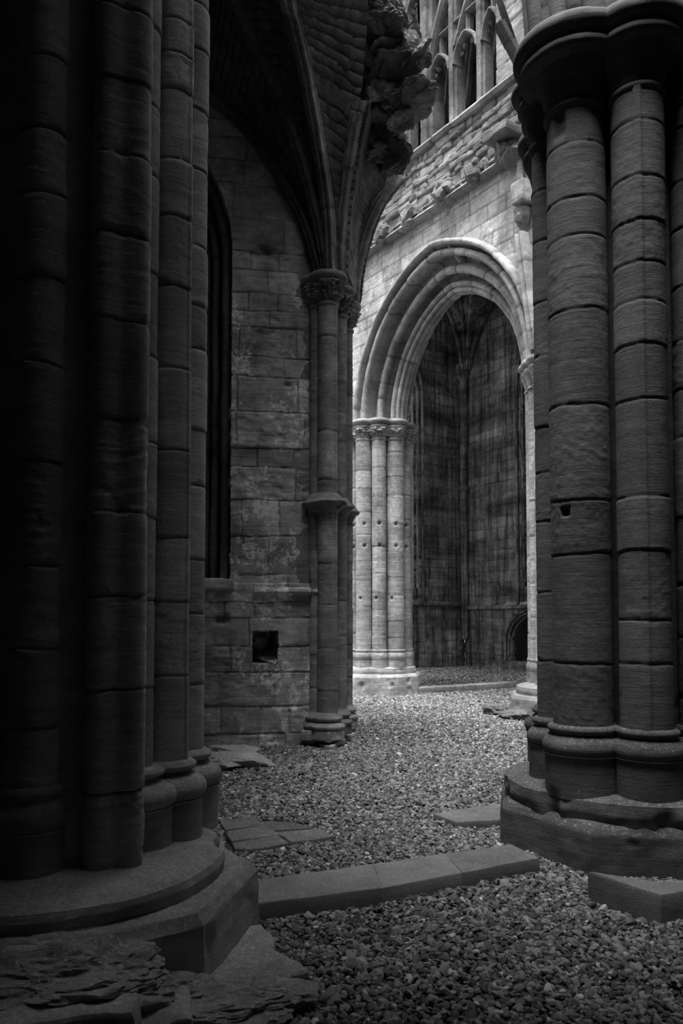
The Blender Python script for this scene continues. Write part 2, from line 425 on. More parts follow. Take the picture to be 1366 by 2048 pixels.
def field1(u, v):
    lower = (v < 2.02)*.05
    g1, g2 = wall_uv(530, 505), wall_uv(441, 1237); g3 = wall_uv(575, 770)
    go = .13*np.exp(-((u-g1[0])/.27)**2-((v-g1[1]+.12*(u-g1[0]))/.09)**4)*(.6+.8*fbm(u*6, v*9, 0*u, 4, 3)) + .12*np.exp(-((u-g2[0])/.09)**4-((v-g2[1])/.06)**4) + .04*np.exp(-((u-g3[0])/.05)**4-((v-g3[1])/.03)**4)
    return lower - go + .05*np.clip(fbm(u*1.2, v*1.6, 0*u, 91, 3)-.35, 0, 1)*(v < 2) - .0
wl = masonry('wall_left', O1, U1, 3.95, 10.2, 'wall1', res=.012, course=(.2, .5), length=(.3, .95), off=.009, groove=.013, rough=.012, keep=keep1, thick=.45, seed=11, N=N1, tvar=.26, field=field1, warp=.02)
struct(wl, 'weathered ashlar wall with a square niche and pale salt stains')
# back of the niche and of the blind window
def quad_wall(name, a, b, z0, z1, mat, th=.15, label=None):
    a, b = np.array(a, float), np.array(b, float); u = b-a; u /= np.linalg.norm(u); n = np.array([u[1], -u[0]])
    p = [a, b, b-n*th, a-n*th]; v = [(q[0], q[1], z) for z in (z0, z1) for q in p]
    f = [(0, 1, 5, 4), (1, 2, 6, 5), (2, 3, 7, 6), (3, 0, 4, 7), (4, 5, 6, 7), (3, 2, 1, 0)]
    return struct(build(name, v, f, mat, smooth=False), label)
def wp(u, d=0): return (O1 + U1*u - N1*d)[:2]
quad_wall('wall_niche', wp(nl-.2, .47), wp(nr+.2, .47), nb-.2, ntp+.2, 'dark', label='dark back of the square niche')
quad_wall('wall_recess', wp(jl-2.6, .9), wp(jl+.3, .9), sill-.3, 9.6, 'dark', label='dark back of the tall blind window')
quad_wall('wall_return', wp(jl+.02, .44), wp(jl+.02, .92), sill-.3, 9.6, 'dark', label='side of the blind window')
# window recess mouldings: jamb shafts and a rough sill
jw = thing('blind_window_jamb', tuple(wp(jl-.2, .2))+(sill,), 'dark moulded jamb of tall blind window left of the stained wall', 'jamb')
for i, (du, dd, r) in enumerate([(.07, .16, .05), (.20, .30, .045), (.31, .42, .05), (.45, .6, .04), (.62, .75, .05)]):
    p = wp(jl-du, dd)
    zz = 6.2; R = 2.2
    path = [(p[0], p[1], sill+(zz-sill)*k/20) for k in range(20)]
    for k in range(0, 22):
        a = math.radians(k*60/21); q = wp(jl-2.2+(R-du)*math.cos(a), dd); path.append((q[0], q[1], zz+(R-du)*math.sin(a)))
    pr = [(r*math.cos(t), r*math.sin(t)) for t in np.linspace(0, 2*PI, 10, endpoint=False)]
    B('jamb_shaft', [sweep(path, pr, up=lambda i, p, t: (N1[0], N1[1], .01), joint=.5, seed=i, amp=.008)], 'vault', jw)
B('sill', [box(tuple(wp(jl-1.2, .3))+(sill-.06,), (2.5, 1.0, .14), math.atan2(U1[1], U1[0]), 4, 10, .03),
           rock(tuple(wp(jl-.25, .0))+(sill-.03,), (.24, .14, .06), 5), rock(tuple(wp(jl-.65, .02))+(sill-.02,), (.3, .16, .08), 6)], 'wall1', jw)
# string course remains under the plain wall
sc_l = wall_uv(508, 1180); sc_r = wall_uv(640, 1180)
st = tag(B('string_course', [sweep([tuple(wp(sc_l[0]+(sc_r[0]-sc_l[0])*k/30, -.03))+(sc_l[1]-.02,) for k in range(31)],
        [(-.02, -.06), (.05, -.05), (.10, .0), (.09, .03), (.02, .06), (-.06, .06)], up=(0, 0, 1), joint=.4, seed=3, amp=.02),
        rock(tuple(wp(sc_l[0]-.35, .02))+(sc_l[1]-.08,), (.28, .1, .07), 8)], 'wall1'),
   'broken stone string course jutting out above the square niche', 'string course')

# ------------------------------------------------------------------ clustered piers
def pier(name, c, z, shafts, label, mat='near', bmat='base', ores=.9, rot=math.radians(-146.3), res=.008, core=.6, neck=5.05, top=5.45, ab=1.0, seed=0,
         ztier=(.30, .44, .52, .80), step_r=.84, oct_seed=0, fol=.0, fan=1.75):
    t = thing(name, (c[0], c[1], 0), label, 'pier', 'clustered stone piers')
    z1, z2, z3, z4 = ztier
    B('plinth', [lathe(c[0], c[1], [(ores+.02, -.05), (ores, z1-.06), (ores-.035, z1-.01), (ores-.06, z1), (.3, z1+.01)], 256, seed, .012, poly=(8, rot))], bmat, t)
    B('plinth_step', [lathe(c[0], c[1], [(step_r, z1-.05), (step_r+.015, z1+.05), (step_r, z2-.02), (step_r-.05, z2), (.3, z3)], 192, seed+1, .016)], bmat, t)
    B('core', [lathe(c[0], c[1], [(core, z2-.02), (core, neck+.1)], 96, seed+2, .004)], mat, t)
    cap = [lathe(c[0], c[1], [(core, neck), (core+.12, top-.2), (core+.2, top-.12), (core+.21, top-.02), (core+.15, top)], 128, seed+5, .005)]
    for i, S in enumerate(shafts):
        x, y, r = S['x'], S['y'], S['r']
        sh = shaft('shaft', x, y, r, S.get('z0', z4-.02), neck+.03, t, mat, S.get('j'), S.get('fil'), res, seed*31+i*7+1, S.get('wear', 1.), S.get('lobes'), S.get('h', .42), S.get('holes', ()))
        b = S.get('b', r*fan); k = b-r
        pr = [(r+.01, z4-.03)] and [(b*.93, z2-.03), (b*.93, z4-.16-.04), (b*.98, z4-.20+.01)] + torus_prof(b*.93, z4-.19, z4-.10, k*.22) + [(r+k*.45, z4-.075), (r+k*.30, z4-.06)] + torus_prof(r+k*.22, z4-.055, z4, k*.3) + [(r*.8, z4+.005)]
        if not S.get('nobase'): B('base_moulding', [lathe(x, y, pr, 72, seed+i*3, .004)], bmat, sh)
        a = r*1.12; g = (top-neck)
        q = r+ab*S.get('ab', .10)
        cap.append(lathe(x, y, torus_prof(r*.98, neck-.01, neck+.05, .022) + [(r+.005, neck+.08), (r+.03*ab, neck+g*.35), (r+.075*ab, neck+g*.55)] +
                   torus_prof(q-.035, neck+g*.56, neck+g*.70, .02) + [(q-.03, neck+g*.74)] + torus_prof(q, neck+g*.76, neck+g*.97, .025) + [(q-.04, top), (.02, top+.002)], 72, seed+50+i, .004,
                   foliage=(neck+.07, neck+g*.56, fol) if fol else None))
    B('capital', cap, mat, t)
    return t
def zs(pxs, Y): return [at(683, p, Y)[2] for p in pxs]

P1 = (-1.39, 3.86)
P1S = [
 dict(x=-1.06, y=3.62, r=.143, lobes=(.15, 4, math.radians(-66)+PI/4), nobase=True, z0=.36, wear=2.6, j=zs([15, 160, 308, 465, 635, 835, 1025, 1195, 1380, 1585, 1750], 3.5)),
 dict(x=-.915, y=4.10, r=.100, b=.20, fil=math.radians(-12), j=zs([40, 108, 180, 315, 430, 570, 735, 900, 1075, 1205, 1355], 4.02)),
 dict(x=-.880, y=4.42, r=.100, b=.20, h=.36, fil=None),
 dict(x=-1.03, y=3.90, r=.09, b=.20),
 dict(x=-1.38, y=3.50, r=.12, b=.16, wear=1.5), dict(x=-1.74, y=3.42, r=.12, b=.2, wear=1.5), dict(x=-2.0, y=3.45, r=.14), dict(x=-1.15, y=4.65, r=.12, b=.2), dict(x=-2.1, y=4.0, r=.14),
]
pier('clustered_pier', P1, 0, P1S, 'dark clustered pier at the left edge, nearest to the viewer', res=.006, core=.40, neck=5.6, top=6.0, seed=1, ztier=(.36, .46, .50, .86), step_r=.80)
P2 = (2.12, 5.75)
P2S = [
 dict(x=1.645, y=5.31, r=.20, wear=.6, holes=[(-137, 2.31, .030, .028, .07), (-141, 4.98, .045, .09, .03)], b=.275, ab=.20, h=.5, j=zs([268, 378, 458, 607, 800, 995, 1105, 1330], 5.05)),
 dict(x=2.005, y=5.12, r=.168, wear=.5, b=.235, ab=.16, fil=math.radians(-110), j=zs([228, 340, 428, 512, 592, 680, 790, 990, 1100, 1240, 1330], 4.9)),
 dict(x=1.545, y=5.68, r=.115, b=.19, ab=.12, h=.45),
 dict(x=2.42, y=5.22, r=.15, b=.21, ab=.12), dict(x=2.68, y=5.45, r=.13, b=.2), dict(x=1.70, y=6.0, r=.14, b=.2), dict(x=2.8, y=5.8, r=.17), dict(x=1.75, y=6.3, r=.15), dict(x=2.4, y=6.4, r=.15),
]
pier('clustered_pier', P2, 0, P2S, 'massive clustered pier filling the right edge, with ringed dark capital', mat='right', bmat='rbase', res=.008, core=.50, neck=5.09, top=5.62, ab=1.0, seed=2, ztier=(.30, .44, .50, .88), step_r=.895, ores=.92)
P4 = (.80, 16.85)
P4H = [(-88, 3.56, .03, .03, .06), (-86, 3.1, .03, .03, .06), (-120, 2.0, .03, .03, .05)]
def ring(c, lst):
    return [dict(x=c[0]+rr*math.cos(math.radians(a)), y=c[1]+rr*math.sin(math.radians(a)), r=r, fil=(math.radians(a-20) if f else None), b=r*1.25, ab=.09, h=.5, wear=.8, holes=P4H if c == P4 else ()) for a, rr, r, f in lst]
pier('clustered_pier', P4, 0, ring(P4, [(-123, .60, .17, 0), (-91, .62, .15, 1), (-56, .60, .185, 0), (-22, .62, .115, 0), (10, .6, .16, 0), (-158, .6, .15, 0), (45, .6, .15, 0), (90, .6, .17, 0), (150, .6, .17, 0)]),
     'pale clustered pier standing in the light, with carved leafy capital', mat='far', bmat='far', res=.018, core=.52, neck=5.33, top=5.78, seed=3, ztier=(.42, .56, .60, .93), step_r=.80, ores=.88, fol=.05)
P3 = (3.72, 12.7)
pier('clustered_pier', P3, 0, ring(P3, [(-175, .53, .11, 0), (-150, .55, .13, 0), (-120, .57, .15, 0), (-90, .57, .12, 1), (-55, .57, .16, 0), (-20, .55, .14, 0), (160, .53, .13, 0), (125, .55, .15, 0), (90, .55, .15, 0), (45, .55, .15, 0)]),
     'half hidden pier right of the arch, behind the massive right pier', mat='far', bmat='kerb', res=.016, core=.48, neck=5.35, top=5.85, seed=4, ztier=(.36, .50, .62, .93), step_r=.84, ores=.93)

# ------------------------------------------------------------------ arcade wall: arch, spandrel, cornice, clerestory
O4 = np.array([.36, 16.62, 0]); U4 = -Ax; N4 = -Bx
def p4(t, w=0, z=0): q = O4 + U4*t + N4*w; return np.array([q[0], q[1], z])
SP, MID, HALF, RISE = 5.80, 2.55, 2.58, 2.93
CC = (RISE**2-HALF**2)/(2*HALF); RAD = HALF+CC
def inside(t, z, u=0):
    r = RAD-u; return (z >= SP) & ((t-(MID+CC))**2+(z-SP)**2 < r*r) & ((t-(MID-CC))**2+(z-SP)**2 < r*r)
T0 = -1.7
def keep4(u, v):
    t = u+T0; lo = (v < SP) & (t > -.35) & (t < 5.6)
    return ~(lo | inside(t, v, .12))
w4 = masonry('wall_arcade', p4(T0), U4, 8.4, 9.42, 'wall4', res=.022, course=(.24, .36), length=(.4, .85), off=.004, groove=.009, rough=.003, keep=keep4, thick=1.0, seed=21, N=N4, tvar=.24, warp=.015)
struct(w4, 'pale ashlar wall around the big arch')
w5 = masonry('wall_rubble_band', p4(T0, -.02, 9.5), U4, 8.4, 1.22, 'rub', res=.018, course=(.10, .22), length=(.14, .45), off=.035, groove=.03, rough=.022, thick=.9, seed=22, N=N4, tvar=.3, warp=.05)
struct(w5, 'rough coursed rubble band between cornice and clerestory')
# arch orders
def arch_path(u, w, n=90, extra=0.):
    r = RAD-u; a1 = math.acos(CC/r); out = []
    for k in range(n+1):
        a = PI-(PI-(PI-a1))*0 - 0
        s = k/n
        if s <= .5: ang = PI - s*2*a1; cx = MID+CC
        else: ang = a1 - (s-.5)*2*a1; cx = MID-CC
        out.append((cx+r*math.cos(ang), SP+r*math.sin(ang)))
    return out
def arch_order(name, prof, parent, seed, joint, mat='arch', n=150):
    """prof: closed list of (u inward, w towards the viewer)"""
    prof = np.array(prof, float); k = len(prof); rg = np.random.RandomState(seed)
    V = np.zeros((n+1, k, 3)); T = np.ones((n+1, k)); Ltot = RAD*PI*.95
    J = []; s = joint*.6
    while s < Ltot: J.append(s); s += joint*rg.uniform(.75, 1.3)
    J = np.array(J); off = rg.uniform(-.007, .007, (len(J)+1, 2)); dt = rg.uniform(.75, 1.2, len(J)+1); cen = prof.mean(0)
    for i in range(n+1):
        L = Ltot*i/n; j = np.searchsorted(J, L); g = math.exp(-(np.min(np.abs(J-L))/.016)**2); q = prof+off[j]
        dv = cen-q; q = q+dv/(np.linalg.norm(dv, axis=1)[:, None]+1e-6)*.014*g; T[i] = dt[j]*(1-.5*g)
        for m in range(k):
            r = RAD-q[m, 0]; a1 = math.acos(CC/r)
            s = i/n
            if s <= .5: ang = PI-s*2*a1; cx = MID+CC
            else: ang = a1-(s-.5)*2*a1; cx = MID-CC
            V[i, m] = p4(cx+r*math.cos(ang), q[m, 1], SP+r*math.sin(ang))
    V += (.005*fbm(V[..., 0]*6, V[..., 1]*6, V[..., 2]*6, seed, 4))[..., None]
    f = [(i*k+j, (i+1)*k+j, (i+1)*k+(j+1) % k, i*k+(j+1) % k) for i in range(n) for j in range(k)]
    f += [tuple(range(k)), tuple(n*k+j for j in range(k))[::-1]]
    o = build(name, V.reshape(-1, 3), f, mat, parent, T.ravel()); o.data.set_sharp_from_angle(angle=math.radians(28)); return o
def roll(u, w, r, a0, a1, n=7):
    return [(u+r*math.cos(math.radians(a0+(a1-a0)*i/n)), w+r*math.sin(math.radians(a0+(a1-a0)*i/n))) for i in range(n+1)]
arch = thing('pointed_arch', tuple(p4(MID, 0, SP)), 'big moulded stone arch in the bright rear wall, opening into the dark chapel', 'arch')
# angle 90 = towards the viewer, 0 = inward
arch_order('hood_mould', [(.0, -.25), (.0, .05), (.02, .10)] + roll(.065, .10, .05, 130, -40) + [(.10, .02), (.11, -.12), (.15, -.18), (.15, -.25)], arch, 1, .5)
arch_order('outer_order', [(.14, -.5), (.15, -.17), (.17, -.06)] + roll(.235, .0, .065, 160, -30) + [(.27, -.09), (.22, -.20), (.22, -.34), (.30, -.40), (.36, -.40), (.36, -.5)], arch, 2, .42)
arch_order('middle_order', [(.33, -.7), (.34, -.38), (.40, -.24), (.44, -.20)] + roll(.50, -.25, .065, 70, -60) + [(.49, -.38), (.44, -.46), (.45, -.56), (.55, -.60), (.56, -.7)], arch, 3, .36)
arch_order('inner_order', [(.53, -.80), (.57, -.54), (.64, -.46)] + roll(.70, -.44, .05, 140, -10) + [(.735, -.48)] + roll(.80, -.50, .045, 110, -60) + roll(.82, -.58, .05, 60, -60) + roll(.80, -.68, .045, 60, -100) + roll(.72, -.74, .045, 0, -130) + [(.60, -.76)], arch, 4, .33)
arch_order('rear_order', [(.30, -.70), (.30, -1.04), (.10, -1.10), (.35, -1.12)] + roll(.46, -1.0, .06, -90, 40) + [(.52, -.90)] + roll(.60, -.82, .05, -90, 60) + [(.62, -.70)], arch, 5, .4)

# cornice with carved bosses
co = thing('cornice', tuple(p4(2.5, 0, 9.4)), 'long carved stone cornice running above the big arch', 'cornice')
B('moulding', [sweep([p4(T0+8.3*k/160, -.01, 9.42) for k in range(161)], [(-.13, -.04), (-.13, .06), (-.09, .09), (-.06, .03), (.02, .03), (.05, .17), (.10, .20), (.14, .16), (.14, -.04)],
    up=tuple(N4), joint=.7, seed=5, amp=.03)], 'rub', co)
for i, t in enumerate([.28, 1.1, 2.02, 2.95, 3.85, 4.6]):
    ps = [rock(p4(t+dx, .13+dy, 9.43+dz), (s, s*.8, s), 40+i*9+q, 3, amp=.25) for q, (dx, dy, dz, s) in enumerate([(0, .05, 0, .17), (.14, 0, .07, .11), (-.14, 0, .04, .11), (.02, .06, .14, .10), (0, .05, -.13, .10), (.24, -.02, .0, .07), (-.24, -.02, .0, .07)])]
    B('carved_boss', ps, 'ragged', co)
for i in range(9):
    t = -.1+.58*i
    B('carved_flower', [rock(p4(t+.04*math.cos(a), .06, 9.43+.04*math.sin(a)), (.03, .03, .03), i*5+int(a*3), 2) for a in (0, 1.57, 3.14, 4.71)], 'rub', co)

# clerestory
CS, CH, CT = 10.82, 12.45, 13.0
sill_o = tag(B('clerestory_sill', [sweep([p4(T0+8.3*k/120, -.05, 10.76) for k in range(121)], [(-.06, -.2), (-.06, .10), (0, .13), (.06, .09), (.08, -.2)], up=tuple(N4), joint=.8, seed=8, amp=.02)], 'rub'),
    'long thick sill course of stone blocks under the clerestory tracery', 'sill')
cl = thing('clerestory_tracery', tuple(p4(2.5, -.35, CS)), 'tall stone window tracery with cusped lights high above the arch', 'tracery')
def mull(t, wd, dp, z0, z1, seed, w=-.35, name='mullion'):
    pr = [(-wd/2, -dp/2), (-wd/2, dp*.2), (-wd*.32, dp*.28), (-wd*.30, dp*.45), (-wd*.12, dp*.5), (wd*.12, dp*.5), (wd*.30, dp*.45), (wd*.32, dp*.28), (wd/2, dp*.2), (wd/2, -dp/2)]
    return B(name, [sweep([p4(t, w, z0+(z1-z0)*k/60) for k in range(61)], pr, up=tuple(N4), joint=.8, seed=seed, amp=.006)], 'tracery', cl)
TS = [(.82, .14, .25), (1.38, .18, .3), (2.06, .30, .45), (2.80, .19, .3), (3.55, .19, .3)]
for i, (t, wd, dp) in enumerate(TS): mull(t, wd, dp, CS-.05, 15.4, i+1)
tt = [.82, 1.38, 2.06, 2.80, 3.55, 4.12]
def bar(pts, r, seed, name, nn=30, up=None, w=.1):
    pr = [(-r, -w), (-r, w*.4), (-r*.4, w), (r*.4, w), (r, w*.4), (r, -w)]
    return B(name, [sweep(spline(pts, nn), pr, up=tuple(N4) if up is None else up, seed=seed, joint=.5, amp=.004)], 'tracery', cl)
for i in range(5):
    a, b = tt[i], tt[i+1]; m = (a+b)/2; h = (b-a)/2-.06
    for w_, zz, r_ in ((-.3, CH, .035), (-.3, CT+1.25, .035)):
        bar([p4(a+.07, w_, zz-.30), p4(a+.10, w_, zz-.12), p4(m-h*.5, w_, zz+.05), p4(m, w_, zz+.16), p4(m+h*.5, w_, zz+.05), p4(b-.10, w_, zz-.12), p4(b-.07, w_, zz-.30)], r_, i, 'light_head')
        for k, (s, q) in enumerate([(-1, 0), (1, 0), (-.6, .10), (.6, .10)]): B('cusp', [rock(p4(m+s*h*.62, w_-.05, zz-.12+q), (.07, .04, .06), i*7+k, 2)], 'tracery', cl)
    bar([p4(a, -.33, CT), p4(m, -.33, CT), p4(b, -.33, CT)], .035, i+20, 'transom', 8)
    if i > 1: mull((a+b)/2, .08, .16, CH+.14, 15.4, i+70, name='small_mullion')
bar([p4(2.05, -.28, 11.9), p4(2.2, -.25, 12.6), p4(2.5, -.22, 13.3), p4(3.0, -.2, 14.1), p4(3.6, -.2, 14.7)], .07, 55, 'tracery_arc', 50)
bar([p4(1.99, -.28, 12.1), p4(1.85, -.26, 12.6), p4(1.6, -.25, 13.1), p4(1.2, -.22, 13.4), p4(.9, -.2, 13.45)], .09, 56, 'tracery_arc', 50)
bar([p4(2.9, -.3, 12.5), p4(3.3, -.3, 13.3), p4(3.9, -.3, 14.0)], .05, 57, 'tracery_arc', 40)
w6 = masonry('wall_clerestory', p4(4.12, -.1, CS), U4, 2.5, 5.2, 'rub', res=.03, course=(.25, .4), length=(.4, .8), off=.012, groove=.014, rough=.014, thick=.8, seed=23, N=N4)
struct(w6, 'rough stone jamb at the right end of the clerestory')
w7 = masonry('wall_clerestory_left', p4(T0, -.1, CS), U4, 2.4, 5.2, 'rub', res=.05, thick=.8, seed=24, N=N4, off=.01)
struct(w7, 'stone jamb at the left end of the clerestory')
def keepb(u, v):
    m = (u % 1.5); return ~((m > .55) & (m < 1.0) & (v > 1.6) & (v < 4.2))
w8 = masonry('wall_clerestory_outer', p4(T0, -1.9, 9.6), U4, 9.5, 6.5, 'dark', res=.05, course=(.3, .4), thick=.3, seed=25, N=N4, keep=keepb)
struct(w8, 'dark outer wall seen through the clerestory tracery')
struct(B('ceiling_blocker_passage', [prism([tuple(p4(T0, -.45)[:2]), tuple(p4(7.5, -.45)[:2]), tuple(p4(7.5, -2.3)[:2]), tuple(p4(T0, -2.3)[:2])], 15.3, 15.6, amp=0)], 'dark'), 'unseen dark slab added over the clerestory passage to darken it')  # slab above the frame, added so the openings stay dark
wr = thing('wall_passage_ribs', tuple(p4(2.5, -1.4, 11)), 'slanting dark ribs seen through the clerestory lights', 'ribs')
for i in range(7):
    t = .6+.72*i
    for k in (0, .12, .24):
        B('rib', [sweep(spline([p4(t+k, -1.45, 10.4), p4(t+.35+k, -1.4, 12.0), p4(t+.9+k, -1.3, 14.5)], 30), [(-.035, -.05), (-.035, .04), (0, .06), (.035, .04), (.035, -.05)], up=tuple(N4), seed=i, joint=.6)], 'tracery', wr)

# broken wall shaft hanging on the right of the spandrel
bs = thing('broken_vaulting_shaft', tuple(p4(4.85, .1, 8.4)), 'broken vaulting shaft and corbels hanging on the wall beside the right pier', 'shaft fragment')
t5 = 4.82
B('corbel_block', [box(p4(t5-.15, .25, 9.62), (.55, .55, .16), math.atan2(U4[1], U4[0]), 3, 8, .03), rock(p4(t5-.28, .12, 9.40), (.22, .22, .18), 71, amp=.2), rock(p4(t5-.1, .10, 9.30), (.2, .2, .16), 72, amp=.2)], 'ragged', bs)
B('wall_shaft', [lathe(*(tuple(p4(t5-.02, .06)[:2])), [(.07, 8.2), (.07, 9.4)], 24, 4, .006)], 'far', bs)
B('lower_block', [box(p4(t5+.12, .16, 8.55), (.28, .28, .36), math.atan2(U4[1], U4[0]), 5, 8, .012)], 'far', bs)
B('carved_corbel', [lathe(*(tuple(p4(t5+.08, .12)[:2])), [(.03, 7.98), (.09, 8.05), (.13, 8.2), (.14, 8.3), (.1, 8.32)], 32, 6, .02), rock(p4(t5+.08, .2, 8.12), (.08, .08, .09), 73, 3)], 'ragged', bs)
B('springer_moulding', [sweep(spline([p4(t5+.12, .22, 7.85), p4(t5+.2, .2, 7.2), p4(t5+.28, .16, 6.5), p4(t5+.33, .12, 5.9)], 40), [(-.09, -.1), (-.09, .03), (-.05, .09), (0, .05), (.05, .09), (.09, .03), (.09, -.1)], up=tuple(N4), seed=4, joint=.5)], 'arch', bs)

# ------------------------------------------------------------------ wall respond (left of the bright pier)
def shaft_stack(lst, t, mat, res=.012, neck=5.45, z0=.55):
    for i, (x, y, r, f) in enumerate(lst): shaft('shaft', x, y, r, z0, neck, t, mat, None, f, res, 300+i, 1.3, None, .5)
R = thing('wall_respond', (-.12, 9.9, 0), 'tall shafted wall respond at the corner of the stained wall, ringed halfway up', 'respond')
RS = [(-.335, 9.80, .075, None), (-.175, 9.74, .125, math.radians(-35)), (-.015, 10.13, .085, None), (.075, 10.62, .08, None)]
neck, top = 5.56, 5.97
for i, (x, y, r, f) in enumerate(RS):
    sh = shaft('shaft', x, y, r, .4, neck, R, 'resp', None, f, .012, 300+i, 1.4, None, .5)
    B('base_moulding', [lathe(x, y, [(r*1.75, .10), (r*1.75, .20)] + torus_prof(r*1.6, .21, .28, .03) + [(r*1.4, .30)] + torus_prof(r*1.3, .31, .38, .03) + [(r*1.05, .42), (.01, .43)], 48, i, .006)], 'resp', sh)
    B('shaft_ring', [lathe(x, y, [(r, 2.90), (r*1.4+.02, 3.0)] + torus_prof(r*1.5+.03, 3.0, 3.07, .03) + [(r*1.1, 3.16)], 40, i+9, .016)], 'ragged', sh)
    q = r*1.5+.07
    B('capital', [lathe(x, y, torus_prof(r, neck-.02, neck+.04, .02) + [(r+.01, neck+.07), (q*.8, top-.18), (q*.85, top-.12)] + torus_prof(q*.95, top-.10, top-.02, .02) + [(q*.8, top), (.01, top)], 56, i+20, .006, foliage=(neck+.06, top-.12, .045))], 'resp', sh)
rp_ = [(-.62, 9.80), (-.30, 9.82), (-.19, 9.83), (-.09, 9.9), (-.03, 10.18), (.02, 10.35), (.06, 10.66), (.10, 10.95), (.02, 11.6), (-.5, 11.6)]
masses = []
def extr(poly, z0, z1, dz=.03, seed=0, amp=.012):
    P = []
    n = len(poly)
    for i in range(n):
        a, b = np.array(poly[i], float), np.array(poly[(i+1) % n], float); k = max(1, int(np.linalg.norm(b-a)/.03))
        for j in range(k): P.append(a+(b-a)*j/k)
    P = np.array(P); m = len(P); nz = int((z1-z0)/dz)+1; Z = np.linspace(z0, z1, nz); c = P.mean(0)
    rg = np.random.RandomState(seed); J = np.cumsum(rg.uniform(.3, .55, 60)); Zi = np.searchsorted(J, Z); dt = rg.uniform(.8, 1.2, 80)[Zi]; of = rg.uniform(-.008, .008, 80)[Zi]
    X = P[:, 0][:, None]+0*Z; Y = P[:, 1][:, None]+0*Z; ZZ = Z[None, :]+0*X; g = np.exp(-(np.min(np.abs(Z[:, None]-J[None, :]), 1)/.012)**2)
    dd = amp*fbm(X*8, Y*8, ZZ*8, seed, 4)+of[None, :]-.014*g[None, :]
    nr_ = (P-c)/np.linalg.norm(P-c, axis=1)[:, None]
    V = np.stack([X+nr_[:, 0][:, None]*dd, Y+nr_[:, 1][:, None]*dd, ZZ], -1)
    f = grid(m, nz, True).tolist(); f.append([i*nz for i in range(m)][::-1]); f.append([i*nz+nz-1 for i in range(m)])
    return V.reshape(-1, 3), f, ((dt*(1-.4*g))[None, :]*np.ones((m, 1))).ravel()
B('pier_mass', [extr(rp_, 0, 9.6, seed=3)], 'resp', R)
B('plinth', [prism([(-.56, 9.68), G(625, 1488), G(662, 1494), (.20, 10.70), (.2, 11.2), (-.5, 11.2)], -.05, .11, seed=4, amp=.02), prism([(-.50, 9.66), G(628, 1478, .1), G(660, 1482, .1), (.16, 10.68), (.14, 11.1), (-.45, 11.1)], .08, .20, seed=5, amp=.01)], 'resp', R)
B('foundation_edge', [prism([G(640, 1494), G(664, 1500), G(716, 1470), G(708, 1462)], -.03, .05, seed=6, amp=.03)], 'far', R)

# ------------------------------------------------------------------ broken vault: ribs, webs and torn rubble core
bv = thing('broken_vault', (-.1, 9.6, 5.95), 'torn-off ribbed vault with ragged rubble edge above the wall respond', 'vault')
def ctr(pts, n=60): return spline([at(*p) for p in pts], n)
ribprof = [(-.085, -.13), (-.085, -.02), (-.06, .02), (-.065, .06), (-.035, .07), (-.02, .115), (0, .13), (.02, .115), (.035, .07), (.065, .06), (.06, .02), (.085, -.02), (.085, -.13)]
ra = [(662, 545, 9.62), (659, 450, 9.5), (648, 350, 9.28), (627, 220, 8.92), (602, 100, 8.4), (577, 0, 7.8), (560, -70, 7.2)]
rb = [(638, 545, 9.72), (610, 445, 9.7), (563, 355, 9.65), (500, 265, 9.6), (440, 205, 9.55), (380, 160, 9.5)]
rc = [(650, 545, 9.66), (633, 440, 9.55), (605, 330, 9.3), (568, 220, 9.0), (520, 100, 8.6), (470, 0, 8.2), (440, -60, 8.0)]
rd = [(678, 550, 9.8), (681, 460, 9.7), (690, 370, 9.55), (704, 285, 9.35), (714, 235, 9.2), (722, 200, 9.1)]
re_ = [(707, 605, 10.75), (711, 560, 10.75), (722, 500, 10.75), (741, 440, 10.75), (764, 395, 10.8), (793, 358, 10.85)]
def vup(target):
    return lambda i, p, t: np.array(target)-np.array(p)
for i, (pts, s, tp) in enumerate([(ra, 1.0, (.6, 5.5, 5.2)), (rb, .9, (.2, 4., 5.)), (rc, .8, (.4, 4.6, 5.)), (rd, .95, (1.2, 5.5, 5.2)), (re_, 1.0, (1.8, 8.0, 4.8))]):
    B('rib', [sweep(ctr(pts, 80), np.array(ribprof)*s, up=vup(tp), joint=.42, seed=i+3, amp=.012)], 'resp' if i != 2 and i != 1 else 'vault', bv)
B('broken_rib', [sweep(ctr([(693, 600, 10.2), (694, 560, 10.2), (699, 520, 10.15), (704, 500, 10.1)], 30), np.array(ribprof)*.7, up=vup((1., 6, 5)), seed=31, joint=.3, amp=.02)], 'resp', bv)
B('broken_rib', [sweep(ctr([(672, 560, 9.9), (677, 500, 9.95), (686, 420, 9.95), (700, 330, 9.85), (716, 270, 9.7), (729, 228, 9.6)], 40), np.array(ribprof)*.7, up=vup((1.3, 6, 5)), seed=32, joint=.4, amp=.02)], 'resp', bv)
